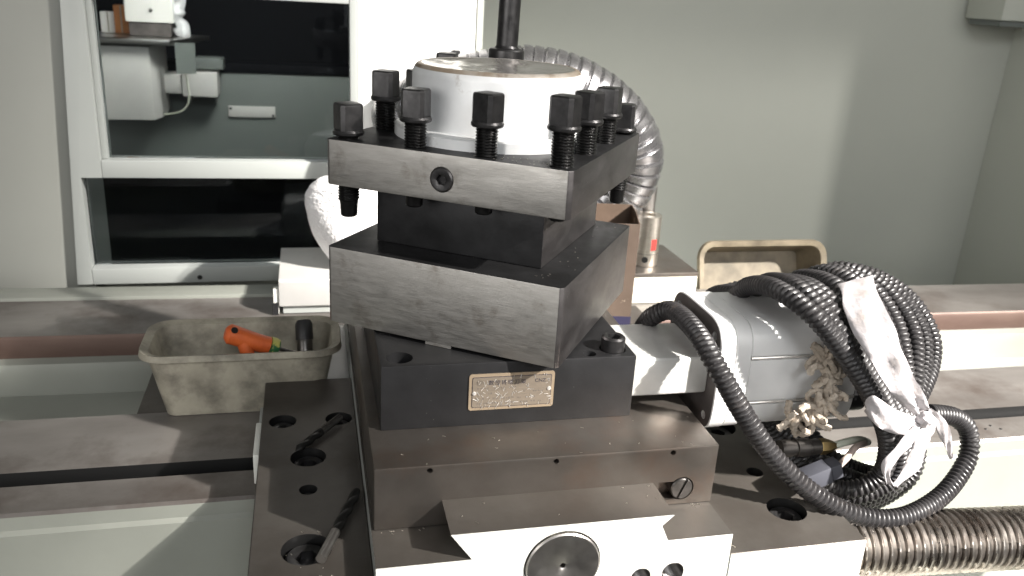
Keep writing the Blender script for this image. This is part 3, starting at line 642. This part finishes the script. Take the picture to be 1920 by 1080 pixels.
LOOPS = [[(0.2235, -0.02, 0.0707), (0.2263, -0.05, 0.091), (0.2217, -0.1, 0.1015), (0.2373, -0.125, 0.0826), (0.2688, -0.13, 0.0481), (0.299, -0.13, 0.0094), (0.3215, -0.125, -0.0289), (0.3246, -0.12, -0.0626), (0.2946, -0.118, -0.0768), (0.2647, -0.1, -0.0727), (0.245, -0.025, -0.047), (0.222, 0.028, -0.01), (0.218, 0.032, 0.045)], [(0.3084, 0.025, 0.064), (0.345, 0.008, 0.0781), (0.3729, -0.02, 0.0656), (0.392, -0.04, 0.0356), (0.3851, -0.06, 0.0067), (0.3611, -0.085, -0.021), (0.366, -0.088, -0.0566), (0.3543, -0.09, -0.0815), (0.3093, -0.09, -0.083), (0.2833, -0.07, -0.0743), (0.245, -0.025, -0.047), (0.222, 0.028, -0.01), (0.218, 0.032, 0.045)], [(0.2131, -0.015, 0.0632), (0.2104, -0.045, 0.0859), (0.2073, -0.09, 0.0996), (0.22, -0.125, 0.0909), (0.2493, -0.135, 0.0594), (0.281, -0.135, 0.0202), (0.3059, -0.13, -0.0199), (0.3097, -0.125, -0.0531), (0.2864, -0.12, -0.0685), (0.2632, -0.1, -0.0647), (0.245, -0.025, -0.047), (0.222, 0.028, -0.01), (0.218, 0.032, 0.045)], [(0.256, 0.0, 0.064), (0.2515, -0.03, 0.0824), (0.2459, -0.085, 0.0954), (0.2623, -0.11, 0.0755), (0.2965, -0.115, 0.035), (0.3257, -0.115, -0.0052), (0.344, -0.11, -0.0446), (0.3364, -0.11, -0.0779), (0.2982, -0.115, -0.0843), (0.2634, -0.11, -0.0713), (0.245, -0.025, -0.047), (0.222, 0.028, -0.01), (0.218, 0.032, 0.045)], [(0.2829, 0.01, 0.0648), (0.2996, -0.01, 0.0832), (0.3116, -0.04, 0.0845), (0.3209, -0.07, 0.0665), (0.3312, -0.09, 0.031), (0.3429, -0.1, -0.0093), (0.3477, -0.1, -0.0508), (0.3278, -0.1, -0.0782), (0.2866, -0.095, -0.0646), (0.2685, -0.07, -0.0517), (0.245, -0.025, -0.047), (0.222, 0.028, -0.01), (0.218, 0.032, 0.045)], [(0.3, 0.02, 0.0634), (0.3277, 0.0, 0.0827), (0.3531, -0.03, 0.0724), (0.3687, -0.055, 0.0438), (0.3641, -0.075, 0.0123), (0.3557, -0.09, -0.0206), (0.3718, -0.09, -0.0532), (0.3643, -0.095, -0.0819), (0.322, -0.1, -0.0993), (0.2739, -0.105, -0.0834), (0.245, -0.025, -0.047), (0.222, 0.028, -0.01), (0.218, 0.032, 0.045)], [(0.3225, 0.03, 0.0646), (0.3621, 0.015, 0.0732), (0.3931, -0.01, 0.0587), (0.4109, -0.03, 0.029), (0.4018, -0.05, 0.0038), (0.3671, -0.08, -0.0215), (0.3611, -0.085, -0.0607), (0.3443, -0.085, -0.081), (0.296, -0.08, -0.0639), (0.2796, -0.05, -0.0478), (0.245, -0.025, -0.047), (0.222, 0.028, -0.01), (0.218, 0.032, 0.045)]]
mid = lambda a, b, k=0.5: [tuple(p * (1 - k) + q * k for p, q in zip(u_, v_)) for u_, v_ in zip(a, b)]
LOOPS += [mid(LOOPS[3], LOOPS[4], 0.5), mid(LOOPS[4], LOOPS[5], 0.45), mid(LOOPS[0], LOOPS[3], 0.55)]
for P_ in LOOPS:
    ribbed(MB(), P_, CR * 0.97, CP, True).build('conduit_loop', 'conduit', cd)

def ribbon(mb, left, right, n=26, wob=0.0012, seed=0):
    A = catmull(left, 0.0006); B = catmull(right, 0.0006)
    pick = lambda Q, t: Q[min(len(Q) - 1, int(t * (len(Q) - 1)))]
    W = 8; vs = []; fs = []
    for i in range(n + 1):
        a, b_ = pick(A, i / n), pick(B, i / n)
        d = (b_ - a); nr = Vector((0, -1, 0.3))
        for j in range(W + 1):
            u = j / W
            q = a + d * u + nr * (wob * math.sin(u * 9 + i * 0.5 + seed) + wob * 1.4 * noise.noise(Vector((i * 0.28 + seed, u * 2.5, 0))) - 0.5 * d.length * 0.10 * (1 - (2 * u - 1) ** 2) * -1)
            vs.append(q)
    m_ = len(vs); nrm = Vector((0, 0.0006, -0.0002))
    for i in range(n):
        for j in range(W):
            k = i * (W + 1) + j; fs.append((k, k + 1, k + W + 2, k + W + 1))
    vs2 = [v + nrm for v in vs]
    fb = [tuple(q + m_ for q in f[::-1]) for f in fs]
    side = []
    for i in range(n):
        k = i * (W + 1); side.append((k, k + W + 1, k + W + 1 + m_, k + m_)); k += W; side.append((k + W + 1, k, k + m_, k + W + 1 + m_))
    for j in range(W):
        side.append((j + 1, j, j + m_, j + 1 + m_)); k = n * (W + 1) + j; side.append((k, k + 1, k + 1 + m_, k + m_))
    return mb.raw(vs + vs2, fs + fb + side)
rb = thing('ribbon_tie', (0.3203, -0.145, 0.009), 'wide white plastic ribbon knotted around the black conduit coil', 'ribbon')
ribbon(MB(), [(0.2616, -0.088, 0.1019), (0.2482, -0.125, 0.0908), (0.2528, -0.15, 0.0691), (0.2763, -0.155, 0.0397), (0.3067, -0.15, 0.0158)], [(0.2912, -0.088, 0.1088), (0.2771, -0.125, 0.0985), (0.2775, -0.15, 0.0787), (0.292, -0.155, 0.0543), (0.3182, -0.15, 0.0211)], seed=0, wob=0.0019).build('sheet', 'ribbon', rb, angle=70)
ribbon(MB(), [(0.3123, -0.148, 0.0125), (0.2845, -0.155, 0.0245), (0.2632, -0.155, 0.0374), (0.2598, -0.15, 0.0315)], [(0.3171, -0.148, 0.0048), (0.2944, -0.155, 0.0023), (0.2715, -0.155, 0.0109), (0.2618, -0.15, 0.0224)], seed=1, wob=0.0008).build('bow_loop', 'ribbon', rb, angle=70)
ribbon(MB(), [(0.3129, -0.15, 0.0099), (0.2929, -0.158, -0.0005), (0.2813, -0.158, -0.0206), (0.2916, -0.155, -0.0414)], [(0.3185, -0.15, 0.0067), (0.3, -0.158, -0.0103), (0.2892, -0.158, -0.0283), (0.3009, -0.155, -0.0442)], seed=2, wob=0.0008).build('bow_loop', 'ribbon', rb, angle=70)
ribbon(MB(), [(0.3183, -0.147, 0.0032), (0.3113, -0.15, -0.0088), (0.3092, -0.15, -0.0277), (0.2985, -0.153, -0.0443)], [(0.3252, -0.147, 0.0027), (0.3253, -0.15, -0.0146), (0.3224, -0.15, -0.0337), (0.3039, -0.153, -0.0467)], seed=3, wob=0.0008).build('bow_loop', 'ribbon', rb, angle=70)
ribbon(MB(), [(0.3187, -0.147, 0.0148), (0.3367, -0.14, -0.002), (0.3584, -0.13, -0.0238), (0.3799, -0.12, -0.0476)], [(0.3224, -0.147, 0.0192), (0.347, -0.14, 0.0021), (0.3665, -0.13, -0.0219), (0.3818, -0.12, -0.0467)], seed=4, wob=0.0008).build('tail', 'ribbon', rb, angle=70)
ribbon(MB(), [(0.3209, -0.145, 0.0066), (0.3208, -0.143, -0.0063), (0.3182, -0.142, -0.0163)], [(0.3293, -0.145, 0.0079), (0.3354, -0.143, -0.0002), (0.3326, -0.142, -0.0188)], seed=5, wob=0.0008).build('tail', 'ribbon', rb, angle=70)
b = bmesh.new(); bmesh.ops.create_icosphere(b, subdivisions=4, radius=0.0062)
for v in b.verts: v.co = v.co * (1 + 0.28 * noise.noise(v.co * 420)) + Vector((0.3163, -0.15, 0.0115))
kb = MB(); kb._add(b); kb.build('knot', 'ribbon', rb, angle=70)

# ------------------------------------------------------------------ cotton yarn caught on the motor
yn = thing('cotton_yarn_bundle', (0.25, -0.125, 0.01), 'tangled grey cotton yarn hanging on the front of the silver motor', 'yarn')
ry = random.Random(11)
main = catmull([(0.2375, -0.108, 0.060), (0.2465, -0.113, 0.0445), (0.2505, -0.117, 0.030), (0.2485, -0.118, 0.017), (0.2400, -0.117, 0.006), (0.2260, -0.113, -0.002), (0.2150, -0.112, -0.010)], 0.002)
def yarn(P, r=0.0021):
    MB().sweep(catmull(P, 0.0013), lambda s_, t, i: r * (1 + 0.16 * math.sin(2 * t + s_ * 1500) + 0.08 * math.sin(5 * t + s_ * 700)), 8).build('strand', 'yarn', yn)
for i in range(46):
    k = ry.randrange(5, len(main) - 6); p = main[k]
    dr = Vector((ry.uniform(-1, 1), ry.uniform(-0.7, 0.15), ry.uniform(-1, 0.8))).normalized()
    L_ = ry.uniform(0.010, 0.023)
    side = Vector((ry.uniform(-1, 1), ry.uniform(-0.6, 0.0), ry.uniform(-1, 1))) * 0.006
    if i % 3 == 0:   # a looped strand
        yarn([p, p + dr * L_ * 0.6 + side, p + dr * L_ * 0.9 - side * 0.4, p + dr * L_ * 0.35 - side, p + side * 0.2], 0.0022)
    else: yarn([p - dr * 0.004, p + side * 0.4, p + dr * L_ * 0.6 + side, p + dr * L_], ry.uniform(0.0021, 0.0029))
for i in range(5):
    off = [Vector((ry.uniform(-0.003, 0.003), ry.uniform(-0.004, 0.001), ry.uniform(-0.003, 0.003))) for _ in range(12)]
    yarn([main[int(j * (len(main) - 1) / 11)] + off[j] for j in range(12)], 0.0024)

# connectors under the coil
cn = thing('round_connector', (0.25, -0.1, -0.0355), 'round metal cable connector with brass nut below the cotton yarn', 'connector')
Tn = T_axis((0.2256, -0.105, -0.0340), (0.052, 0, -0.001))
MB().lathe([(0.0, 0.0), (0.0070, 0.0), (0.0070, 0.010), (0.0062, 0.0105), (0.0062, 0.014), (0.0074, 0.0145), (0.0074, 0.026), (0.0064, 0.027), (0.0064, 0.036), (0.0, 0.036)], 28, Tn).build('shell', 'connector', cn)
MB().lathe([(0.0060, 0.0361), (0.0068, 0.037), (0.0068, 0.042), (0.0048, 0.048), (0.0030, 0.052)], 6, Tn).build('brass_nut', 'brass', cn)
MB().sweep(catmull([(0.276, -0.105, -0.035), (0.290, -0.102, -0.034), (0.306, -0.097, -0.036), (0.322, -0.088, -0.045)], 0.003), 0.0032, 12).build('cable', 'pale_cable', cn)
pg = thing('cable_plug', (0.248, -0.128, -0.050), 'dark grey rectangular cable plug lying inside the bottom of the coil', 'plug')
Tp = Matrix.Translation((0.2490, -0.128, -0.0460)) @ Matrix.Rotation(math.radians(-20), 4, 'Y')
MB().box(-0.019, 0.009, -0.007, 0.007, -0.0075, 0.0075, 0.0012, T=Tp).build('housing', 'grey_plug', pg)
MB().box(0.0092, 0.0185, -0.0064, 0.0064, -0.0066, 0.0066, 0.0012, T=Tp).build('strain_relief', 'grey_plug', pg)
MB().sweep(catmull([Tp @ Vector((0.018, 0, 0)), (0.277, -0.122, -0.0365), (0.292, -0.112, -0.033), (0.31, -0.10, -0.038)], 0.003), 0.0027, 12).build('cable', 'pink_cable', pg)

# ------------------------------------------------------------------ spiral screw cover
sc = thing('spiral_screw_cover', (0.2585, -0.15, -0.101), 'shiny spiral steel cover over the lead screw at lower right', 'screw cover')
Pn = [(0.2585 + i * 0.00045, -0.150, -0.0995 - 0.012 * (i * 0.00045 / 0.2)) for i in range(1000)]
PITCH = 0.0076
MB().sweep(Pn, lambda s_, t, i: 0.0262 - 0.0026 * (((s_ + 0.0022 * math.cos(t)) / PITCH + t / (2 * PI)) % 1.0) - 0.0007 * (1 if ((s_ / PITCH + t / (2 * PI)) % 1.0) > 0.86 else 0), 64).build('spiral_sleeve', 'chrome', sc, angle=25)

# ------------------------------------------------------------------ trays
def tray(name, cx, cy, z0, z1, bx0, by0, tx0, ty0, lip, mt, label, tilt=0.0):
    """stacking bin: bottom half sizes bx0,by0; top half sizes tx0,ty0; rolled lip"""
    t = thing(name, (cx, cy, z0), label, 'tray')
    def rr_(hx, hy, r, n=6):
        pts = []
        for sx, sy, a0 in ((1, 1, 0), (-1, 1, 90), (-1, -1, 180), (1, -1, 270)):
            for k in range(n + 1):
                a = math.radians(a0 + 90 * k / n); pts.append((sx * (hx - r) + r * math.cos(a), sy * (hy - r) + r * math.sin(a)))
        return pts
    tw = 0.0022
    loops = [(rr_(bx0 - tw, by0 - tw, 0.008), z0 + tw), (rr_(tx0 - tw, ty0 - tw, 0.018), z1 - 0.001), (rr_(tx0 + lip, ty0 + lip, 0.024), z1 + 0.0018), (rr_(tx0 + lip + 0.0012, ty0 + lip + 0.0012, 0.025), z1 - 0.0042), (rr_(tx0 + lip - 0.001, ty0 + lip - 0.001, 0.024), z1 - 0.0046),
             (rr_(tx0, ty0, 0.019), z1 - 0.0035), (rr_(bx0, by0, 0.010), z0)]
    vs, fs = [], []
    n = len(loops[0][0])
    for pts, z in loops: vs += [(cx + x, cy + y, z) for x, y in pts]
    for a in range(len(loops) - 1):
        for i in range(n): j = (i + 1) % n; fs.append((a * n + i, a * n + j, (a + 1) * n + j, (a + 1) * n + i))
    fs.append(tuple(range(n))); fs.append(tuple((len(loops) - 1) * n + i for i in range(n))[::-1])
    MB().raw(vs, fs).build('tray_shell', mt, t, angle=50)
    t.rotation_euler = (math.radians(tilt), 0, 0)
    return t
tray('parts_tray', -0.2085, 0.1640, -0.0990, -0.0320, 0.0730, 0.0310, 0.0870, 0.0405, 0.0055, 'tray', 'grimy grey plastic tray on the bed holding an orange handled tool')
tray('parts_tray', 0.5250, 0.5000, -0.1100, -0.0600, 0.0860, 0.0480, 0.1000, 0.0560, 0.0060, 'tray_brown', 'yellowed plastic tray tipped on its side behind the conduit coil', tilt=72)
og = thing('orange_handle_tool', (-0.2, 0.155, -0.045), 'orange plastic tool handle with green label lying in the left tray', 'tool')
b = MB()
P_ = catmull([(-0.2245, 0.150, -0.0215), (-0.2170, 0.151, -0.0245), (-0.200, 0.154, -0.033), (-0.184, 0.157, -0.0400)], 0.002)
b.sweep(P_, lambda s_, t, i: 0.0100 * min(1.0, 0.55 + s_ / 0.008) * (1 - 0.12 * min(1, s_ / 0.04)), 20); b.build('grip', 'orange', og)
MB().sweep(catmull([(-0.2080, 0.151, -0.0290), (-0.2060, 0.149, -0.0380), (-0.2030, 0.147, -0.0480)], 0.002), lambda s_, t, i: 0.0075 - 0.06 * s_, 16).build('trigger_stub', 'orange', og)
MB().lathe([(0, 0), (0.0034, 0), (0.0030, 0.0012), (0, 0.0008)], 14, T_axis((-0.2150, 0.1445, -0.0170), (0.25, -0.6, 0.75))).build('hang_hole', 'hole', og)
MB().sweep([(-0.1845, 0.157, -0.0398), (-0.1800, 0.158, -0.0420), (-0.1770, 0.1585, -0.0435)], lambda s_, t, i: (0.0094, 0.0096, 0.0088)[i], 20).build('label_band', 'label', og)
MB().sweep([(-0.177, 0.1585, -0.0435), (-0.158, 0.162, -0.052)], 0.0022, 10).build('blade', 'drill', og)
bt = thing('black_cutter', (-0.1505, 0.16, -0.05), 'black cylindrical cutter standing at the right end of the grey tray', 'cutter')
MB().sweep([(-0.1500, 0.152, -0.062), (-0.1502, 0.160, -0.040), (-0.1504, 0.163, -0.0375)], lambda s_, t, i: 0.0075, 20).build('shank', 'drill', bt)
MB().sweep([(-0.1504, 0.1632, -0.0374), (-0.1508, 0.170, -0.0235), (-0.151, 0.172, -0.0205)], lambda s_, t, i: (0.0086, 0.0086, 0.0070)[i], 20).build('cutter_body', 'rubber', bt)

# ------------------------------------------------------------------ things on the rear way
gb = thing('grey_steady_block', (-0.13, 0.42, -0.1), 'smudged grey painted block on the rear way under the white towel', 'block')
MB().prism([(0.389, -0.0885), (0.389, -0.056), (0.392, -0.0535), (0.525, -0.0535), (0.525, -0.0885)], 'x', -0.1825, 0.02, 0.0012).build('body', 'cab_grey', gb)
MB().box(-0.178, 0.016, 0.394, 0.520, -0.0995, -0.0887).build('foot', 'frame_paint', gb)
MB().box(-0.1895, -0.1830, 0.392, 0.402, -0.0995, -0.066, 0.001).build('clip', 'white_paint', gb)
MB().box(-0.1905, -0.1836, 0.3895, 0.3918, -0.0995, -0.084).build('clip_foot', 'rubber', gb)
# white towel
prof_t = [(-0.0530, -0.108, -0.040), (-0.046, -0.119, -0.036), (-0.030, -0.1285, -0.030), (-0.010, -0.1385, -0.025), (0.010, -0.1460, -0.022), (0.030, -0.1500, -0.020), (0.043, -0.1490, -0.020), (0.053, -0.1430, -0.024), (0.060, -0.1330, -0.034), (0.0645, -0.115, -0.052), (0.0660, -0.098, -0.070)]
def lerp_t(u):
    k = min(len(prof_t) - 2, int(u)); f_ = u - k
    return [prof_t[k][q] * (1 - f_) + prof_t[k + 1][q] * f_ for q in range(3)]
b = bmesh.new(); rings = []; NR, NC = 120, 220
for i in range(NR + 1):
    z, xl, xr = lerp_t(i / NR * (len(prof_t) - 1)); cx_, hw = (xl + xr) / 2, (xr - xl) / 2
    ring = []
    for k in range(NC):
        a = 2 * PI * k / NC; d = Vector((math.cos(a), math.sin(a), 0.15))
        p = Vector((cx_ + hw * math.cos(a), 0.445 + min(0.042, hw * 0.75) * math.sin(a), z))
        fold = 0.0010 * math.sin(a * 5 + z * 40) + 0.003 * noise.noise(p * 22)
        fuzz = 0.0007 * noise.noise(p * 420) + 0.0005 * noise.noise(p * 800) + 0.0005 * random.uniform(-1, 1)
        ring.append(b.verts.new(p + d * (fold + fuzz)))
    rings.append(ring)
for a_, c_ in zip(rings, rings[1:]):
    for k in range(NC): b.faces.new((a_[k], a_[(k + 1) % NC], c_[(k + 1) % NC], c_[k]))
b.faces.new(rings[-1]); b.faces.new(rings[0][::-1])
tw_ = MB(); tw_._add(b)
tag(tw_.build('towel', 'towel', None, origin=(-0.09, 0.435, -0.0525), angle=80), 'bright white fluffy towel standing behind the left of the tool post', 'towel')

cbk = thing('cream_block', (0.33, 0.45, -0.1), 'cream painted block with a brown steel top carrying the red-jawed coupling', 'block')
MB().box(0.24, 0.3830, 0.390, 0.520, -0.0990, -0.0610, 0.0015).build('body', 'cream', cbk)
MB().box(0.2395, 0.3835, 0.3895, 0.5205, -0.0608, -0.0550, 0.0008).build('top_plate', 'brown_steel', cbk)
MB().box(0.3832, 0.3900, 0.400, 0.44, -0.0995, -0.0800, 0.001).build('side_clip', 'drill', cbk)
cp = thing('jaw_coupling', (0.3200, 0.430, -0.055), 'short aluminium shaft coupling with red jaws standing on the cream block', 'coupling')
Tq = Matrix.Translation((0.3185, 0.432, -0.0548))
c = MB(); c.lathe([(0, -0.02), (0.0042, -0.02), (0.0042, 0.01), (0, 0.01)], 20, T_axis((0.3135, 0.4155, -0.0450), (-0.3, -1, 0)))
MB().lathe([(0.009, 0.0), (0.0172, 0.0), (0.0178, 0.0008), (0.0178, 0.0240), (0.009, 0.0240)], 48, Tq).build('lower_hub', 'coupling', cp, cut=None)
MB().lathe([(0, 0), (0.0044, 0), (0.0044, 0.0008), (0, 0.0008)], 20, T_axis((0.3120, 0.4154, -0.0440), (-0.36, -0.93, 0))).build('clamp_screw_hole', 'hole', cp)
MB().lathe([(0.0173, 0.0), (0.0179, 0.0002), (0.0179, 0.0007), (0.0173, 0.0009)], 48, Matrix.Translation((0.3185, 0.432, -0.0370))).build('slit', 'hole', cp)
MB().lathe([(0.008, 0.0245), (0.0172, 0.0245), (0.0172, 0.0400), (0.008, 0.0400)], 48, Tq).build('spider', 'red', cp)
for k in range(4):
    a0 = math.radians(-150 + 90 * k)
    arc = [a0 + math.radians(62) * j / 8 for j in range(9)]
    poly = [(0.0178 * math.cos(a), 0.0178 * math.sin(a)) for a in arc] + [(0.011 * math.cos(a), 0.011 * math.sin(a)) for a in arc[::-1]]
    MB().prism(poly, 'z', 0.0242, 0.0405, 0.0003, Tq, 1).build('jaw', 'coupling', cp)
MB().lathe([(0.0085, 0.0720), (0.0168, 0.0720), (0.0178, 0.0712), (0.0178, 0.0404), (0.0085, 0.0404), (0.0085, 0.0720)], 48, Tq).build('upper_hub', 'coupling', cp)
pn = thing('steel_pin', (0.3235, 0.455, -0.055), 'thin steel pin standing just behind the red-jawed coupling', 'pin')
MB().lathe([(0.0, 0.0), (0.0125, 0.0), (0.0125, 0.104), (0.0118, 0.105), (0.0, 0.105)], 32, Matrix.Translation((0.3290, 0.470, -0.0548))).build('shaft', 'bright_steel', pn)
MB().lathe([(0.0126, 0.040), (0.0136, 0.041), (0.0136, 0.060), (0.0126, 0.061)], 32, Matrix.Translation((0.3290, 0.470, -0.0548))).build('collar', 'bright_steel', pn)

# small cardboard carton, open at the top
ct = thing('open_carton', (0.21, 0.27, -0.066), 'small open brown cardboard carton with indigo band behind the tool post', 'carton')
Tk = Matrix.Translation((0.1995, 0.262, 0)) @ Matrix.Rotation(math.radians(-9), 4, 'Z')
cz0, cz1 = -0.0655, 0.0600
hx, hy, tk = 0.0285, 0.026, 0.0012
MB().box(-hx, hx, -hy, -hy + tk, cz0, cz1, 0, T=Tk).build('front_wall', ['card'], ct)
MB().box(-hx, hx, hy - tk, hy, cz0, cz1 + 0.010, 0, T=Tk).build('back_wall', ['card_in'], ct)
MB().prism([(-hy + tk, cz0), (hy - tk, cz0), (hy - tk, cz1 + 0.010), (-0.002, cz1 + 0.008), (-hy + tk, cz1)], 'x', hx - tk, hx, 0, Tk).build('side_wall', ['card'], ct)
MB().prism([(-hy + tk, cz0), (hy - tk, cz0), (hy - tk, cz1 + 0.010), (-0.002, cz1 + 0.008), (-hy + tk, cz1)], 'x', -hx, -hx + tk, 0, Tk).build('side_wall', ['card_in'], ct)
MB().box(-hx + tk, hx - tk, -hy + tk, hy - tk, cz0, cz0 + 0.001, 0, T=Tk).build('bottom', 'card_in', ct)
MB().box(-hx - 0.0004, hx + 0.0004, -hy - 0.0004, hy + 0.0004, cz0 + 0.001, cz0 + 0.0125, 0, T=Tk).build('printed_band', 'indigo', ct)

# flexible duct behind the cap
dc = thing('flexible_duct', (0.25, 0.47, -0.1), 'shiny corrugated flexible duct curving down behind the silver cap', 'duct')
DP = catmull([(-0.01, 0.592, 0.120), (0.00, 0.54, 0.135), (0.03, 0.50, 0.160), (0.075, 0.49, 0.178), (0.140, 0.475, 0.190), (0.202, 0.46, 0.180), (0.258, 0.455, 0.146), (0.290, 0.455, 0.100), (0.285, 0.46, 0.055), (0.262, 0.465, 0.020), (0.235, 0.475, -0.02)], 0.0009)
def drad(s_, t, i):
    u = (s_ / 0.0125) % 1.0
    return 0.0455 * (1 - 0.03 * u - 0.075 * max(0.0, (abs(2 * u - 1) - 0.72) / 0.28)) * (1 + 0.006 * math.sin(s_ * 190 + 3 * t))
MB().sweep(DP, drad, 40).build('corrugated_hose', 'duct', dc, angle=40)

# grey box on the right wall, top right corner
gx = thing('wall_box', (1.13, 0.8, 0.284), 'grey box fixed to the right wall in the top corner', 'box')
MB().box(1.100, 1.224, 0.75, 0.845, 0.294, 0.50, 0.003).build('casing', 'wall_paint', gx)
MB().box(1.108, 1.224, 0.76, 0.84, 0.284, 0.2935).build('under_lip', 'back_grey', gx)

# ------------------------------------------------------------------ drill bits and swarf on the left wing
d1 = thing('cutter_bit', (-0.139, 0.014, -0.066), 'short square steel cutter bit leaning across two bolt holes', 'cutter bit')
A_, B_ = Vector((-0.1205, 0.0395, -0.0600)), Vector((-0.1580, -0.0095, -0.0625))
MB().sweep([A_, A_ + (B_ - A_) * 0.45], 0.0034, 8).build('shank', 'drill', d1)
Pq = [A_ + (B_ - A_) * (0.451 + 0.55 * i / 60) for i in range(61)]
MB().sweep(Pq, lambda s_, t, i: 0.0036 * (0.72 + 0.28 * abs(math.cos(t - s_ * 240))) * (1 if i < 52 else (61 - i) / 9.5 + 0.05), 16).build('flutes', 'flute', d1)
d2 = thing('twist_drill', (-0.126, -0.115, -0.066), 'long twist drill lying on the wing near the front bolt hole', 'drill bit')
A_, B_ = Vector((-0.1405, -0.1545, -0.0620)), Vector((-0.1110, -0.0740, -0.0617))
MB().sweep([A_, A_ + (B_ - A_) * 0.36], 0.0036, 14).build('shank', 'bright_steel', d2)
Pq = [A_ + (B_ - A_) * (0.361 + 0.64 * i / 120) for i in range(121)]
MB().sweep(Pq, lambda s_, t, i: 0.0041 * (0.62 + 0.38 * abs(math.cos(t - s_ * 190))) * (1 if i < 110 else (121 - i) / 11.5 + 0.04), 18).build('flutes', 'flute', d2)
b = MB(); rs_ = random.Random(5)
def flake(x, y, z, s_):
    a = rs_.uniform(0, 6.28); n = 5
    P = [Vector((x + s_ * (t - 0.5) * math.cos(a) + s_ * 0.3 * math.sin(t * 4) * math.sin(a), y + s_ * (t - 0.5) * math.sin(a) + s_ * 0.3 * math.sin(t * 4) * math.cos(a), z + 0.0003)) for t in [i / (n - 1) for i in range(n)]]
    b.sweep(P, rs_.uniform(0.00010, 0.00024), 5)
for i in range(20): flake(rs_.uniform(-0.10, 0.145), rs_.uniform(-0.145, -0.098), 0.0, rs_.uniform(0.0006, 0.0022))
for i in range(9): flake(rs_.uniform(-0.052, 0.095), rs_.uniform(-0.186, -0.149), ZD, rs_.uniform(0.0006, 0.0022))
for i in range(14): flake(rs_.uniform(-0.1, -0.06) if i % 2 else rs_.uniform(0.1, 0.145), rs_.uniform(-0.152, -0.148), ZL, rs_.uniform(0.0008, 0.0018))
for i in range(14): flake(rs_.uniform(-0.165, -0.125), rs_.uniform(-0.185, -0.115), ZW, rs_.uniform(0.0005, 0.0018))
for i in range(40):
    p = tl(rs_.uniform(0.01, 0.08), rs_.uniform(-0.09, -0.074), 0); flake(p.x, p.y, 0.1966, rs_.uniform(0.0004, 0.0012))
for i in range(16):
    p = tl(rs_.uniform(0.069, 0.093), rs_.uniform(-0.09, 0.09), 0); flake(p.x, p.y, 0.1146, rs_.uniform(0.0004, 0.0016))
flake(0.1515, -0.179, ZW, 0.0050)
so_ = b.build('metal_swarf', 'swarf'); so_['kind'] = 'stuff'; so_['label'] = 'tiny bright metal chips scattered over the slide and tool post'; so_['category'] = 'swarf'

# ------------------------------------------------------------------ render settings
scene.render.engine = 'CYCLES'
scene.cycles.max_bounces = 8
scene.render.resolution_x = 1024; scene.render.resolution_y = 576
